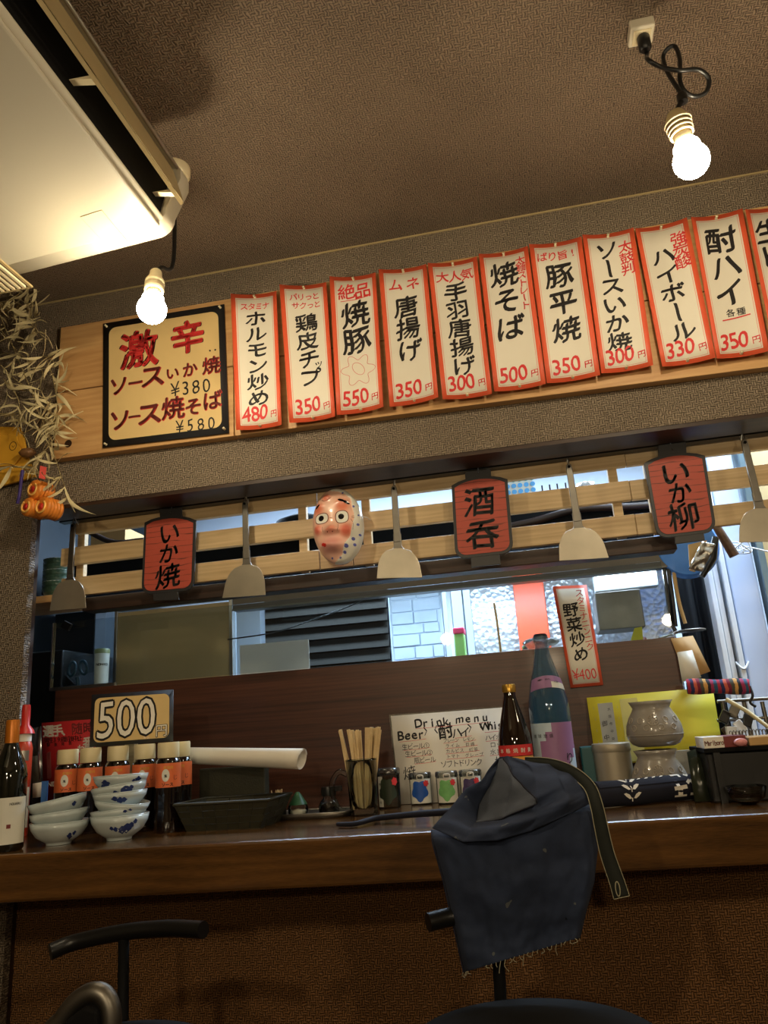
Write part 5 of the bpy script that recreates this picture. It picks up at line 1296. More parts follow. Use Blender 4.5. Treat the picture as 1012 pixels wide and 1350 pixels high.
it += hrow('ソフトドリンク', W*.38, W*.72, H*.59, H*.085)+hrow('ハイボール', W*.77, W*.99, H*.33, H*.075)+hrow('ロック', W*.80, W*.95, H*.41, H*.07)+hrow('水割り', W*.79, W*.96, H*.49, H*.07)+[('梅', W*.87, H*.60, H*.13), ('焼', W*.11, H*.66, H*.16)]
it += vcol('いも芋', W*.12, H*.75, H*.98, H*.08)+vcol('むぎ麦', W*.18, H*.75, H*.98, H*.08)
letters(t, f, it, M['ink'], 'small_lettering', off=.004)
b = MB()
for x0, x1, y in ((.20, .82, .17), (.05, .28, .31), (.52, .66, .31), (.77, 1, .27), (.08, .3, .41), (.10, .31, .49), (.16, .34, .57), (.42, .54, .36), (.59, .69, .36), (.43, .70, .42), (.43, .71, .48), (.43, .74, .54), (.77, .98, .37), (.79, .95, .53)):
    stroke(b, f, [(W*x0, H*y), (W*(x0+x1)/2, H*(y-.004)), (W*x1, H*(y-.016))], .0009)
o = b.build('red_underlines', M['redink'], t); o['kind'] = 'stuff'
# ---- four lidded glasses
def lidjar(px, wpx, pyb, pyt, label, art, clasp=True):
    c, r = stand(px, pyb, wpx); hh = ztop_(px, pyt, c)-ZC
    t = thing('lidded_glass', label, 'glass', c, 'lidded printed glasses before the drink menu')
    MB().lathe([(r*.88, 0), (r*.93, .003), (r*.95, hh*.8), (r*.95, hh*.86)], c, 32).build('glass_wall', M['clear'], t)
    MB().lathe([(r*.99, hh*.83), (r*1.0, hh*.86), (r*1.0, hh*.97), (r*.9, hh)], c, 32).build('lid', M['plastic'], t)
    f = wrap((c.x, c.y, ZC+hh*.80), r*.955+.0004); Hl = hh*.74
    b = MB(); b.grid(lambda u, v: f((u-.5)*r*2.1, v*Hl), 16, 2); b.build('printed_wrap' , art[0], t)
    b = MB(); blob_patch(b, f, -r*.1, Hl*.48, r*.72, Hl*.42, .0006, wob=.14); b.build('printed_patch', art[1], t)
    b = MB(); blob_patch(b, f, r*.50, Hl*.18, r*.24, Hl*.13, .0011, wob=.15, lobes=6); b.build('red_stamp', M['redink'], t)
    if clasp:
        cz = Vector((c.x, c.y, 0)); d = -Vector((c.x, c.y, 0)).normalized()
        b = MB(); cc = Vector((c.x, c.y, ZC+hh*.86))+d*(r*1.02); sx = Vector((-d.y, d.x, 0))
        b.tube([cc+sx*(.0075*math.copysign(abs(math.cos(a))**.6, math.cos(a)))+Vector((0, 0, .0055*math.copysign(abs(math.sin(a))**.6, math.sin(a)))) for a in [2*PI*k/20 for k in range(21)]], .0012, 6); b.build('wire_clasp', M['offwhite'], t)
    return t, f, r, Hl, c
M['gprint'] = plain('green_print', (120, 186, 110), .5, var=.3, vs=80); M['bprint'] = plain('blue_print', (30, 84, 170), .5, var=.3, vs=80); M['vprint'] = plain('violet_print', (74, 60, 104), .5, var=.5, vs=80); M['fleshprint'] = plain('flesh_tone_print', (222, 160, 132), .5)
for px, w, pb_, pt_, lab, art in ((556, 31, 1062, 1018, 'lidded glass with a mostly blue print', (M['label'], M['bprint'])), (591.5, 31, 1061, 1016, 'lidded glass with a green print', (M['label'], M['gprint'])), (623, 31, 1059, 1014, 'lidded glass with a violet print, half behind the apron', (M['label'], M['vprint']))):
    lidjar(px, w, pb_, pt_, lab, art)
t, f, r, Hl, c = lidjar(514, 33, 1067, 1012, 'clear lidded glass with a white strip label, next to the mug', (M['clear'], plain('dark_green_leaf_print', (40, 50, 30), .5)), False)
b = MB(); b.grid(lambda u, v: f(-r*1.0+u*r*.5, v*Hl), 6, 2); b.build('strip_label', M['label'], t)
letters(t, wrap((c.x, c.y, f(0, 0).z), r*.955+.0012), vcol('特製焼肉', -r*.75, Hl*.15, Hl*.95, .006), M['ink'], 'black_lettering', off=.01)
# ---- black strap on the counter
pts = [atz(*q, ZC+h) for q, h in (((446, 1087), .006), ((468, 1086), .007), ((495, 1079), .010), ((530, 1075), .014), ((565, 1072), .016), ((600, 1070), .018), ((640, 1068), .018))]
o = MB().tube(smooth_path(pts, 6), [.004+.0001*k if k < 40 else .008 for k in range(37)], 10, flat=2.2).build('black_strap', M['navy']); tag(o, 'twisted black cloth strap lying along the counter edge', 'strap')
# ---- brown shochu bottle
def bottle(px, w, pb_, pt_, Y):
    c = Vector((at(px, pb_, Y).x, Y, ZC)); return c, w/2*mpp(c), at(pt_[0], pt_[1], Y).z-ZC
c, r, hh = bottle(686, 45, 1050, (674, 902), 1.79)
t = thing('brown_bottle', 'brown glass bottle with a gold cap and red-orange label', 'bottle', c)
MB().lathe([(r*.92, 0), (r, .004), (r, hh*.50), (r*.93, hh*.58), (r*.72, hh*.70), (r*.42, hh*.86), (r*.36, hh*.90), (r*.36, hh*.94)], c, 40).build('glass_body', M['brownglass'], t)
MB().lathe([(r*.40, hh*.93), (r*.41, hh*.94), (r*.41, hh*.99), (r*.36, hh)], c, 28, rmod=lambda a, z: 1+.02*math.cos(24*a)).build('cap', plain('gold_cap', (206, 160, 70), .3, .8), t)
f = wrap((c.x, c.y, ZC+hh*.49), r+.0006); b = MB(); b.grid(lambda u, v: f((u-.5)*r*2.8, v*hh*.09), 24, 1); b.build('red_band', M['redink'], t)
b = MB(); b.grid(lambda u, v: f((u-.5)*r*2.8, hh*.095+v*hh*.32), 24, 2); b.build('orange_label', M['lyel'], t)
letters(t, f, hrow('本格焼酎貴', -r*1.1, r*1.1, hh*.045, .0105), M['offwhite'], 'white_lettering', off=.01, hand=0, d=.001)
b = MB()
stroke(b, f, [(r*.35*math.cos(a)+r*.2, hh*.17+r*.2*math.sin(a)) for a in [2*PI*k/20 for k in range(21)]], .0012, .001); b.build('round_seal', M['redink'], t)
# ---- tall blue-green bottle
c, r, hh = bottle(737, 55, 1045, (718, 838), 1.83)
t = thing('blue_bottle', 'tall blue-green glass bottle with mauve neck and body labels', 'bottle', c)
prof = [(.9, 0), (1, .005/1), (1, .54), (.96, .60), (.80, .70), (.56, .80), (.40, .88), (.33, .93), (.33, .955), (.40, .96), (.40, .985), (.34, 1)]
M['bluebot'] = plain('blue_green_bottle', (34, 92, 122), .05, coat=1); M['bluebot'].node_tree.nodes['Principled BSDF'].inputs['Alpha'].default_value = .5
MB().lathe([(r*a, hh*z_) for a, z_ in prof], c, 44).build('glass_body', M['bluebot'], t)
MB().lathe([(r*.34, hh*.985), (r*.36, hh*1.0), (r*.30, hh*1.012)], c, 24).build('cap', M['blackmat'], t)
prof_r = lambda z_: next((a0_+(a1_-a0_)*(z_-z0_)/(z1_-z0_) for (a0_, z0_), (a1_, z1_) in zip(prof, prof[1:]) if z_ <= z1_), .3)*r
a00 = math.atan2(-c.y, -c.x)
def nl(u, v, o=.0008):
    zf = .735-.075*v+.02*math.sin(PI*u)-.01; rr = prof_r(zf)+o; a = a00+(u-.45)*2.4
    return Vector((c.x+rr*math.cos(a), c.y+rr*math.sin(a), ZC+hh*zf))
b = MB(); b.grid(nl, 24, 4, mif=lambda u, v: 0 if v < .6 or u < .6 else 1); b.build('neck_label', [M['lpurple'], M['label']], t)
letters(t, lambda x, y, d: nl(x, y, .0016), [('奉', .30, .30, .16, 1), ('熟', .5, .32, .16, 1), ('成', .72, .5, .16, 1)], M['ink'], 'neck_lettering', off=.0, hand=0)
f = wrap((c.x, c.y, ZC+hh*.46), r+.0006); b = MB(); b.grid(lambda u, v: f((u-.5)*r*2.6, v*hh*.42), 24, 8, mif=lambda u, v: 1 if .55-v*.9 < u-.0 < 1.3-v*.9 and u > .25 else 0); b.build('body_label', [M['lblue'], M['lpurple']], t)
letters(t, f, hrow('琉球泡盛', -r*1.05, r*.1, hh*.075, .009)+[('り', r*.75, hh*.21, .026)], M['ink'], 'black_lettering', off=.0, hand=.3, d=.001)
# ---- teal box and tin
o = pxbox('teal_box', 'dark teal box between the blue bottle and the metal tin', 'box', 764, 985, 790, 1036, 1.86, .05, M['teal'])
c, r = stand(812, 1034, 50, 1.86); hh = at(812, 979, c.y).z-ZC
t = thing('metal_tin', 'plain cylindrical metal tin with a flat lid', 'tin', c)
M['tin'] = plain('dull_tin', (168, 158, 138), .45, .45)
MB().lathe([(r*.97, 0), (r*.97, hh*.86)], c, 40).build('tin_wall', M['tin'], t)
MB().lathe([(r*.99, hh*.84), (r*1.01, hh*.86), (r*1.01, hh*.98), (r*.97, hh), (0, hh)], c, 40, cap1=False).build('lid', M['tin'], t)
# ---- two stacked pots
Yp = 1.80
def pot(name, pxc, pyb, pyt, zb, label, n=0):
    c = Vector((at(pxc, (pyb+pyt)/2, Yp).x, Yp, zb)); hh = at(pxc, pyt, Yp).z-zb; s = mpp(c)
    t = thing('stoneware_jar', label, 'jar', c, 'grey stoneware jars stacked in a pile')
    prof = [(24*s, 0), (30*s, hh*.05), (35.5*s, hh*.18), (36.5*s, hh*.32), (35*s, hh*.48), (31*s, hh*.64), (26*s, hh*.78), (24*s, hh*.85), (26*s, hh*.92), (28.5*s, hh), (26.5*s, hh), (23*s, hh*.86), (28*s, hh*.6), (30*s, hh*.2), (0, hh*.08)]
    MB().lathe(prof, c, 48, cap1=False).build('jar_wall', M['pottery'], t)
    MB().tube([c+Vector((36.2*s*math.cos(a), 36.2*s*math.sin(a), hh*.25)) for a in [2*PI*k/48 for k in range(49)]], .0012, 6).build('ridge', M['pottery'], t)
    ro = lambda z_: next((a0_+(a1_-a0_)*(z_-z0_)/(z1_-z0_) for (a0_, z0_), (a1_, z1_) in zip(prof[:10], prof[1:10]) if z_ <= z1_), 28*s)
    a0 = math.atan2(-c.y, -c.x)
    def sp(da, z_, o=.0008): rr = ro(z_)+o; return c+Vector((rr*math.cos(a0+da), rr*math.sin(a0+da), z_))
    for k in range(9):
        da, zf, q = -1.0+.25*k, .42 if k % 2 else .58, .006 if k != 4 else .011
        b = MB(); b.tube([sp(da+q/(34*s)*math.cos(a), hh*zf+q*math.sin(a)) for a in [2*PI*j/16 for j in range(17)]], .0008, 5); b.build('ring_motif', M['potdeco'], t)
        if k == 4:
            for j in range(10): a = 2*PI*j/10; b = MB(); b.tube([sp(da+.4*q/(34*s)*math.cos(a), hh*zf+.4*q*math.sin(a)), sp(da+.95*q/(34*s)*math.cos(a), hh*zf+.95*q*math.sin(a))], .0008, 5); b.build('petal', M['potdeco'], t)
    return t, c, hh
zmid_p = at(860, 985, Yp).z
pot('a', 868, 1050, 988, ZC, 'lower grey stoneware jar, half hidden behind the rolled cloth')
pot('b', 861, 986, 924, zmid_p+.002, 'upper grey stoneware jar with flower rings and a flared mouth')
# ---- yellow sheet
f, W, H = sheet_map(((773, 920), (939, 906), (953, 990), (786, 1012)), 1.985, 0, 1.95)
t = thing('yellow_notice', 'large yellow envelope sheet leaning on the partition', 'paper', f(W/2, H, 0))
sheet('yellow_sheet', f, W, H, M['yellow'], t, 3, 3, .0012)
M['greyprint'] = plain('grey_printed_panel', (158, 158, 148), .6)
def rectp(nm, x0, y0_, x1, y1_, mat, d=.0012): b = MB(); b.add([f(W*x0, H*y0_, d), f(W*x1, H*y0_, d), f(W*x1, H*y1_, d), f(W*x0, H*y1_, d)], [(0, 3, 2, 1)]); return b.build(nm, mat, t)
rectp('printed_panel', .08, .10, .20, .92, M['greyprint']); rectp('printed_column', .26, .06, .40, .98, plain('pale_yellow_print', (206, 200, 120), .6))
letters(t, f, vcol('御中', W*.115, H*.3, H*.7, H*.09)+vcol('大阪市中央区様', W*.165, H*.14, H*.9, H*.05), M['ink'], 'grey_lettering', off=.0, d=.002)
f2 = f
letters(t, f, vcol('ーーーーー', W*.045, H*.08, H*.9, H*.05)+vcol('ーーーーー', W*.235, H*.1, H*.9, H*.04), M['greyprint'], 'fine_print', off=0, d=.002)
o = MB().box(at(886, 990, 1.93)-Vector((0, 0, .0)), Vector((at(925, 990, 1.93).x, 1.945, ZC))).build('grey_block', M['greyprint']); tag(o, 'grey board under the yellow sheet beside the black box', 'board')
# ---- rolled tenugui cloth
pa, pb2 = atz(788, 1068, ZC), atz(921, 1055, ZC)
r = 17*mpp(pa); pa = Vector((pa.x, pa.y+r*.9, ZC+r)); pb2 = Vector((pb2.x, pb2.y+r*.9, ZC+r))
t = thing('rolled_towel', 'rolled dark navy hand towel with white leaf and character print', 'towel', pa.lerp(pb2, .5))
ax = (pb2-pa).normalized(); up_ = Vector((0, 0, 1)); fr = ax.cross(up_).normalized()
if fr.y > 0: fr = -fr
def tw(u, a, o=0):
    rr = r*(1+.03*math.sin(u*9+a))+o; return pa.lerp(pb2, u)+fr*(rr*math.cos(a))+up_*(rr*math.sin(a))
b = MB(); b.grid(lambda u, v: tw(u, v*2*PI+.6, -.0012*v), 30, 40); b.build('cloth', M['navy'], t)
for e, nm in ((0, 'rolled_end'), (1, 'rolled_end')):
    b = MB(); b.tube([pa.lerp(pb2, e)+ax*(.001 if e else -.001)+fr*(r*(.95-.12*k/12)*math.cos(k*.5))*(1-.0*k)+up_*(r*(.95-.7*k/40)*math.sin(k*.5)) for k in range(40)], .0016, 5); b.build(nm, M['navy'], t)
Lc = (pb2-pa).length
mw = lambda x, y, d=0: tw(x/Lc, PI*.5-.15-y/r, d+.0006)
b = MB(); stroke(b, mw, [(Lc*.30, .002), (Lc*.305, .026), (Lc*.30, .050)], .0022); b.build('stem_print', M['offwhite'], t)
for k in range(3):
    for sgn in (-1, 1):
        y0_ = .012+.016*k; pts = []
        for j in range(14):
            u = j/13; 
        pts = [(Lc*.302+sgn*(.002+.017*s_1), y0_-.009*s_1+sgn*0+w_) for s_1, w_ in ((0, 0), (.3, -.0045), (.7, -.004), (1, 0), (.7, .0025), (.3, .0035))]
        b = MB(); b.add([mw(x, y, .0004) for x, y in pts], [tuple(range(6))]); b.build('leaf_print', M['offwhite'], t)
for k in range(4):
    x0 = Lc*(.40+.075*k); b = MB(); b.add([mw(x, y, .0004) for x, y in ((x0, .006), (x0+.006, .001), (x0+.012, .000), (x0+.008, .005))], [(0, 1, 2, 3)]); b.build('leaf_print', M['offwhite'], t)
b = MB()
X0 = Lc*.74
for pts, w in ((((X0, .004), (X0+.020, .003)), .006), (((X0+.004, .004), (X0+.006, .030)), .007), (((X0-.004, .034), (X0+.024, .032)), .007), (((X0+.018, .003), (X0+.018, .012)), .005), (((X0+.010, .03), (X0+.009, .050)), .010), (((X0-.004, .049), (X0+.022, .048)), .004),
               (((X0+.030, .004), (X0+.036, .010)), .006), (((X0+.036, .004), (X0+.044, .030), (X0+.042, .048)), .007), (((X0+.026, .026), (X0+.034, .020), (X0+.038, .026)), .006), (((X0+.03, .046), (X0+.044, .047)), .005)):
    stroke(b, mw, pts, w, .0004)
o = b.build('character_print', M['offwhite'], t); o['kind'] = 'stuff'
# ---- black box, cigarette packet etc. at the far end
Yk = 1.62
p0, p1 = at(930, 990, Yk), at(1060, 990, Yk)
zt = at(980, 984, Yk).z
t = thing('black_box', 'black box with a dark recess standing at the end of the counter', 'box', ((p0.x+p1.x)/2, Yk+.06, ZC))
MB().box((p0.x, Yk+.01, ZC), (p1.x, Yk+.15, zt-.008)).build('body', M['black'], t, bevel=.004)
MB().box((p0.x-.004, Yk-.004, zt-.008), (p1.x, Yk+.155, zt)).build('top_board', M['blackmat'], t, bevel=.001)
for e in (p0.x+.012, p0.x+.16): MB().box((e, Yk-.002, ZC), (e+.012, Yk+.008, zt-.008)).build('leg', M['black'], t)
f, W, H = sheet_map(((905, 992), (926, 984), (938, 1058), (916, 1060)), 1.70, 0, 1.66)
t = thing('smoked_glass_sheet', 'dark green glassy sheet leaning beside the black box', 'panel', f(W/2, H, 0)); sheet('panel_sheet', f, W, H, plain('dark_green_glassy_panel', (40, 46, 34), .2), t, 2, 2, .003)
c = Vector((at(972, 990, Yk-.02).x, Yk-.03, ZC)); 
rg = 25*mpp(at(972, 1020, Yk)); cz = at(972, 1016, Yk-.03).z
t = thing('round_glass_bowl', 'shiny round glass bowl standing in the black box front', 'bowl', Vector((c.x, c.y, ZC)))
MB().lathe([(rg*.3, 0.0), (rg*.5, .004), (rg*.85, rg*.35), (rg, rg*.9), (rg*.97, rg*.9), (rg*.8, rg*.38), (0, .01)], Vector((c.x, c.y-.0, ZC)), 40, cap1=False).build('bowl_wall', M['clear'], t)
MB().lathe([(rg*.28, .0), (rg*.48, .004), (rg*.7, rg*.22), (0, rg*.1)], Vector((c.x, c.y, ZC+.001)), 32, cap1=False).build('foil_base', M['chrome'], t)
t = thing('cigarette_packet', 'white and red cigarette packet lying on the black box', 'packet', (at(935, 980, Yk).x, Yk, zt))
pk0 = at(927, 980, Yk-.002).x; pk1 = at(958, 980, Yk-.002).x; hh = .0225
MB().box((pk0, Yk-.003, zt), (pk1-.005, Yk+.08, zt+hh*.92)).build('carton', M['offwhite'], t, bevel=.001)
MB().box((pk1-.005, Yk-.003, zt), (pk1+.035, Yk+.08, zt+hh*.92)).build('dark_print', M['maroon'], t, bevel=.001)
letters(t, lambda x, y, d: Vector((pk0+x, Yk-.003-d, zt+hh-y)), hrow('Marlboro', .003, pk1-pk0-.006, .013, .013, .8), M['redink'], 'red_lettering', off=.01, hand=.1)
t = thing('pink_token', 'oval pink stone in front of the cigarette packet', 'token', (at(975, 984, Yk-.01).x, Yk-.0, zt)); c = Vector((at(975, 984, Yk).x, Yk+.0, zt+.0085))
MB().lathe([(0, -.0065), (.009, -.005), (.0125, 0), (.009, .005), (0, .0065)], c+Vector((0, -.012, .0)), 24, ax=Matrix.Rotation(PI/2, 3, 'X'), rmod=lambda a, z: 1 if abs(math.sin(a)) < .01 else 1/math.sqrt(math.cos(a)**2+(math.sin(a)/.58)**2)).build('stone', plain('pink_stone', (226, 150, 150), .4), t)
o = MB().box((pk1+.04, Yk-.002, zt), (pk1+.12, Yk+.09, zt+.016)).build('wooden_case', M['cork'], bevel=.002); tag(o, 'flat tan case beside the cigarette packet', 'case')
b = MB(); pts = []
x0 = at(965, 975, Yk+.02).x; x1 = at(1030, 968, Yk+.02).x
for k in range(120): a = k*2*PI/8; u = k/119; pts.append(Vector((x0+(x1-x0)*u, Yk+.03+.005*math.cos(a), zt+.0235+.0055*math.sin(a))))
b.tube(pts, .0009, 5); o = b.build('notebook', M['dsteel']); 
tag(o, 'spiral wire binding lying above the cigarette packet', 'binding')
# textile roll
pa, pb2 = at(905, 905, 1.93), at(988, 905, 1.90); r = 10.5*mpp(pa)
t = thing('textile_roll', 'red and multicoloured woven textile roll behind the yellow sheet', 'textile', pa.lerp(pb2, .5))
ax = (pb2-pa).normalized()
MB().tube([pa.lerp(pb2, k/10) for k in range(11)], [r*(.92+.08*math.sin(k)) for k in range(11)], 18).build('cloth', M['textile'], t)
MB().tube(smooth_path([pb2, pb2+Vector((0, -.01, -.02)), pb2+Vector((-.008, -.01, -.035)), pb2+Vector((.002, -.01, -.045))], 4), .003, 6).build('tie_cord', M['black'], t)
# clutter under it: wand, clips, jars
o = MB().tube([at(957, 922, 1.86), at(985, 938, 1.84), at(1030, 972, 1.80)], [.005, .0045, .004], 8).build('long_stick', M['straw']); tag(o, 'pale stick slanting down from the textile roll', 'stick')
t = thing('clutter_rack', 'dark metal clutter rack beneath the textile roll', 'rack', (at(965, 985, 1.95).x, 1.95, ZC))
for px in (952, 966, 980, 1004): a_ = at(px, 925, 1.95); MB().tube([a_, Vector((a_.x+.004, 1.95, ZC))], .005, 8).build('rod', M['dsteel'], t)
for py in (925, 950): MB().tube([at(945, py, 1.95), at(1040, py-6, 1.95)], .004, 8).build('cross_rod', M['dsteel'], t)
r6 = random.Random(2)
for k, (px, py) in enumerate(((955, 945), (967, 938), (975, 958), (960, 965), (985, 950))):
    c = at(px, py, 1.92); MB().box(c-Vector((.010, .006, .014)), c+Vector((.010, .006, .014)), rot=Matrix.Rotation(r6.uniform(-.6, .6), 3, 'Y')).build('clip', (M['black'], M['dsteel'], M['white'], M['darkbeam'], M['black'])[k], t, bevel=.002)
o = MB().box((at(957, 960, 1.9).x, 1.90, at(957, 972, 1.9).z), (at(972, 960, 1.9).x, 1.915, at(957, 958, 1.9).z)).build('white_bracket', M['white'], bevel=.002); tag(o, 'small white bracket between the rack rods', 'bracket')

# ================================================================== STOOLS
def stool(label, c, bpts, pole, with_back=True, sr=.17, zs=-.40):
    t = thing('bar_stool', label, 'stool', (c[0], c[1], -1.07))
    if bpts: MB().tube(smooth_path(bpts, 8), .0125, 14).build('backrest', M['black'], t)
    if pole: MB().tube(pole, .0085, 12).build('back_post', M['blackmat'], t)
    MB().lathe([(sr*.9, -.045), (sr, -.035), (sr, -.012), (sr*.95, -.003), (sr*.6, .003), (0, .005)], (c[0], c[1], zs), 48).build('seat', M['blackmat'], t)
    MB().lathe([(.022, -1.05), (.022, zs-.045)], (c[0], c[1], 0), 20).build('column', M['black'], t)
    MB().lathe([(.20, -1.068), (.20, -1.060), (.03, -1.045), (.022, -1.04)], (c[0], c[1], 0), 40).build('base', M['black'], t)
    MB().tube([Vector((c[0]+.14*math.cos(a), c[1]+.14*math.sin(a), -.85)) for a in [2*PI*k/36 for k in range(37)]], .008, 8).build('footrest', M['chrome'], t)
    return t
Y1 = 1.24
bp = [at(*q, y) for q, y in (((66, 1255), Y1-.03), ((100, 1242), Y1-.005), ((163, 1229), Y1), ((220, 1224), Y1-.005), ((268, 1226), Y1-.03))]
pt = at(163, 1232, Y1); pl2 = at(162, 1345, Y1-.01)
zs1 = at(230, 1332, Y1-.05).z
stool('black bar stool with a bare curved tube backrest', (at(235, 1340, Y1).x, Y1-.22, 0), bp, [pt, pl2, Vector((pl2.x+.01, Y1-.06, zs1-.02))], zs=zs1, sr=.15)
Y2 = 1.20
bp2 = [at(*q, y) for q, y in (((564, 1216), Y2-.02), ((600, 1208), Y2), ((655, 1204), Y2+.01), ((710, 1200), Y2), ((750, 1202), Y2-.02))]
zs2 = at(700, 1308, Y2-.02).z
stool('black bar stool with the denim apron over its backrest', (at(700, 1320, Y2-.18).x, Y2-.18, 0), bp2, [at(655, 1206, Y2), at(657, 1270, Y2), at(660, 1325, Y2-.01), Vector((at(660, 1325, Y2-.02).x, Y2-.06, zs2-.02))], zs=zs2, sr=.155)
# tube chair near the camera
t = thing('chrome_chair', 'chair with a bent grey metal tube frame, cut off at the frame edge', 'chair', (at(80, 1350, 0.82).x, .82, -1.07))
cp = [at(*q, 0.82) for q in ((60, 1380), (82, 1345), (100, 1322), (122, 1309), (138, 1314), (146, 1335), (146, 1375))]
cp = [Vector((cp[0].x-.015, .82, -1.07)), Vector((cp[0].x-.015, .82, -.75)), Vector((cp[0].x-.012, .82, cp[0].z-.10))]+cp+[Vector((cp[-1].x, .82, cp[-1].z-.10)), Vector((cp[-1].x, .82, -.75)), Vector((cp[-1].x, .82, -1.07))]
MB().tube(smooth_path(cp, 5), .0105, 12).build('frame_tube', M['dsteel'], t)
b = MB(); p_ = [at(*q, 0.82) for q in ((78, 1362), (100, 1336), (122, 1320), (138, 1326), (140, 1372))]; b.prism(p_, (0, -.014, 0)); b.build('backrest', M['blackmat'], t, bevel=.004)
b = MB(); b.prism([Vector((cp[2].x-.01, .46, p_[0].z-.06)), Vector((cp[-1].x, .46, p_[0].z-.06)), Vector((cp[-1].x, .82, p_[0].z-.06)), Vector((cp[2].x-.01, .82, p_[0].z-.06))], (0, 0, -.03)); b.build('seat', M['blackmat'], t, bevel=.006)
for x_ in (cp[2].x, cp[-1].x): MB().tube([Vector((x_, .48, -1.07)), Vector((x_, .48, p_[0].z-.09))], .0105, 10).build('leg', M['dsteel'], t)

# ================================================================== DENIM APRON over the second stool's backrest
def interp(tab, v):
    for (v0, p0), (v1, p1) in zip(tab, tab[1:]):
        if v <= v1: s = (v-v0)/(v1-v0); return (p0[0]+(p1[0]-p0[0])*s, p0[1]+(p1[1]-p0[1])*s)
    return tab[-1][1]
t = thing('denim_apron', 'dark blue worn denim apron draped over the stool, with a frayed hem', 'apron', at(690, 1280, Y2))
Lf = [(0, (568, 1094)), (.08, (570, 1112)), (.3, (583, 1158)), (.6, (596, 1215)), (1, (611, 1282))]
Rg = [(0, (782, 1058)), (.08, (788, 1075)), (.25, (787, 1120)), (.5, (782, 1165)), (.75, (771, 1205)), (1, (764, 1236))]
def sag(u): return 0
def front(u, v):
    a, c_ = interp(Lf, v), interp(Rg, v)
    x = a[0]+(c_[0]-a[0])*u; y = a[1]+(c_[1]-a[1])*u
    if v < .35: y += (1-v/.35)*(18*math.sin(PI*min(1, u*1.15))*(1-u)-0*u)
    fold = .010*math.sin(u*9+v*1.6)*(0.3+.7*v)+.024*noise.noise(Vector((u*2.4, v*1.7, 1)))+.009*noise.noise(Vector((u*6, v*4, 3)))+.004*noise.noise(Vector((u*15, v*9, 6)))
    bulge = -.035*math.sin(PI*u)**.7*(1-.55*v)-.02*(1-v)**4*0
    curl = .05*max(0, (.06-v)/.06)**2
    edge = .03*(max(0, (.07-u)/.07)**2+max(0, (u-.93)/.07)**2)
    return at(x, y, Y2-.028+fold+bulge+curl+edge)
b = MB(); b.grid(front, 60, 60); o = b.build('front_panel', M['denim'], t, solid=.002)
# upper crumpled part rising to the peak, going back over the rail
cols = [[(570, 1092), (610, 1110), (655, 1108), (700, 1095), (745, 1075), (783, 1056)],
        [(580, 1080), (618, 1094), (658, 1092), (705, 1078), (748, 1062), (782, 1046)],
        [(600, 1058), (628, 1082), (664, 1080), (705, 1066), (748, 1050), (776, 1034)],
        [(614, 1040), (632, 1060), (668, 1058), (708, 1050), (742, 1036), (766, 1024)],
        [(634, 1030), (646, 1036), (676, 1030), (706, 1028), (735, 1022), (756, 1014)],
        [(645, 1014), (656, 1012), (672, 1010), (698, 1010), (722, 1008), (742, 1008)],
        [(655, 1002), (659, 998), (668, 997), (684, 1001), (704, 1006), (724, 1008)]]
dep_ = [[.0, -.055, -.07, -.07, -.05, .0], [.0, -.04, -.07, -.085, -.06, .0], [.01, .03, -.03, -.07, -.055, .01], [.02, .055, .0, -.06, -.04, .02], [.03, .05, -.01, -.03, -.01, .04], [.03, .03, .0, .0, .02, .06], [.035, .035, .03, .035, .05, .08]]
def bil(T, u, v, k):
    i = min(int(u*5), 4); j = min(int(v*6), 5); fu, fv = u*5-i, v*6-j; fu = fu*fu*(3-2*fu); 
    g = lambda q: q if k is None else q[k]
    return (g(T[j][i])*(1-fu)+g(T[j][i+1])*fu)*(1-fv)+(g(T[j+1][i])*(1-fu)+g(T[j+1][i+1])*fu)*fv
def top_(u, v):
    x, y, d = bil(cols, u, v, 0), bil(cols, u, v, 1), bil(dep_, u, v, None)
    return at(x, y, Y2-.015+d+.016*noise.noise(Vector((u*4, v*4, 8)))+.006*noise.noise(Vector((u*11, v*9, 2))))
b = MB(); b.grid(top_, 50, 48); b.build('gathered_top', M['denim'], t, solid=.002)
# pointed flap with seam lying over the gather
def flap(u, v):
    uu = .20+.42*v*u+.10*u*(1-v)+.02*(1-u)*v; vv = .97-.66*v+.10*v*u
    p = top_(uu, vv); return p+Vector((0, -.005-.006*math.sin(PI*u)*math.sin(PI*v)-.004*v, 0))
b = MB(); b.grid(flap, 24, 24); b.build('folded_flap', plain('lighter_grey_denim', (80, 86, 98), .9, var=.3, vs=30, bmp=.3), t, solid=.002)
b = MB(); b.tube([flap(1, k/16)+Vector((0, -.002, 0)) for k in range(17)], .0013, 5); b.tube([flap(k/16, 1)+Vector((0, -.002, 0)) for k in range(17)], .0011, 5); b.build('seam', M['navy'], t)
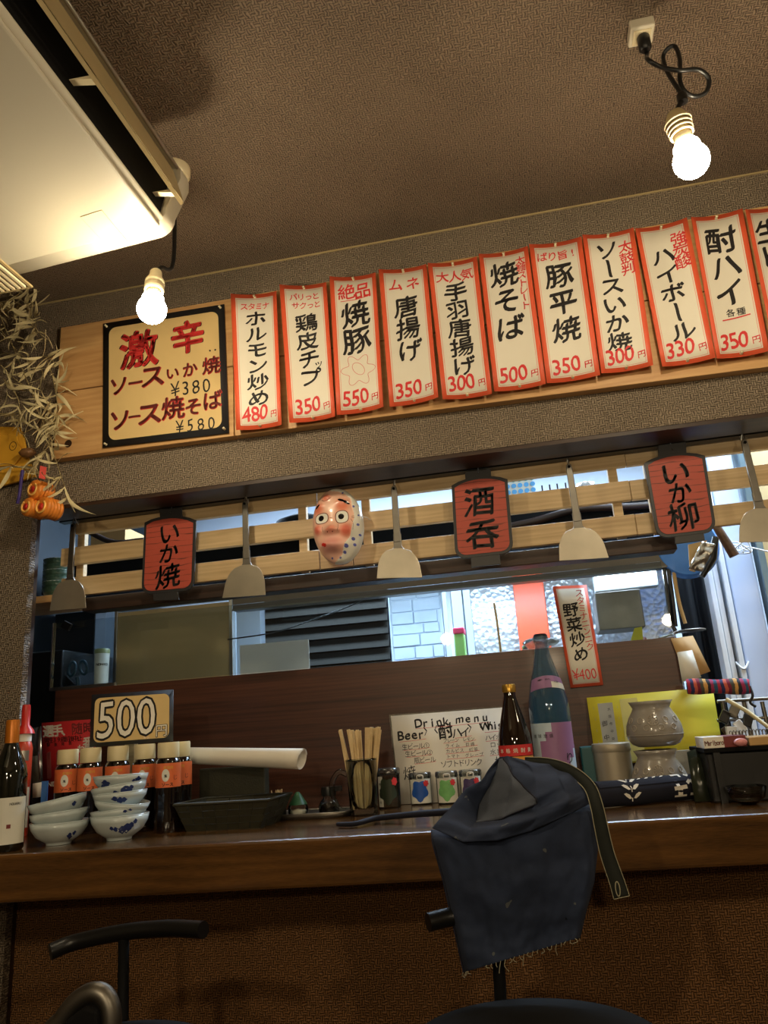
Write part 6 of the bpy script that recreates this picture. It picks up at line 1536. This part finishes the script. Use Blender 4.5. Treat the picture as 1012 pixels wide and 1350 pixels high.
# waistband strap with pale stitching, falling at the side
sp_ = [(692, 1004, .03), (722, 1006, .02), (752, 1016, .0), (776, 1036, -.02), (786, 1062, -.03), (792, 1090, -.03), (800, 1125, -.03), (812, 1160, -.03), (819, 1183, -.03)]
SPp = smooth_path([at(x, y, Y2-.01+d) for x, y, d in sp_], 6)
def ribbon(P3, w, o):
    b = MB(); vs = []; n = len(P3)
    for i, p in enumerate(P3):
        tg = (P3[min(i+1, n-1)]-P3[max(i-1, 0)]).normalized(); s = tg.cross(Vector((0, 1, 0))).normalized()
        wi = w(i/(n-1)) if callable(w) else w
        vs += [p-s*wi, p+s*wi]
    b.add([v+Vector((0, o, 0)) for v in vs], [(2*i, 2*i+1, 2*i+3, 2*i+2) for i in range(n-1)], 0, True); return b, vs
wf = lambda u: .0065+.004*u
b, vs = ribbon(SPp, wf, 0); b.build('waist_strap', plain('dark_green_black_strap', (30, 34, 28), .85, var=.3, bmp=.3, vs=60), t, solid=.0025)
M['thread'] = plain('pale_thread', (168, 162, 134), .8)
b = MB(); b.tube([v+Vector((0, -.0018, 0)) for v in vs[0::2]], .0006, 4); b.tube([v+Vector((0, -.0018, 0)) for v in vs[1::2]], .0006, 4); b.tube([vs[-2]+Vector((0, -.0018, 0)), vs[-1]+Vector((0, -.0018, 0))], .0006, 4); o = b.build('stitching', M['thread'], t); o['kind'] = 'stuff'
e = at(814, 1172, Y2-.043); b = MB(); b.tube([e+Vector((.0028*math.cos(a), 0, .009*math.sin(a))) for a in [2*PI*k/16 for k in range(17)]], .0008, 5); b.build('buttonhole', M['thread'], t)
# frayed hem threads
r7 = random.Random(8); 
for k in range(26):
    u = k/25 if k > 4 else .01*k; p = front(min(1, u), 1); ln = r7.uniform(.002, .006) if r7.random() < .75 else r7.uniform(.010, .016)
    MB().tube(smooth_path([p+Vector((0, -.002, .001)), p+Vector((r7.uniform(-.003, .003), -.003, -ln*.5)), p+Vector((r7.uniform(-.004, .004), -.003, -ln))], 3), .0005, 4).build('loose_thread', M['thread'], t)
MB().tube([front(.012, k/20)+Vector((0, -.002, 0)) for k in range(21)], .0010, 5).build('hem_seam', M['navy'], t)
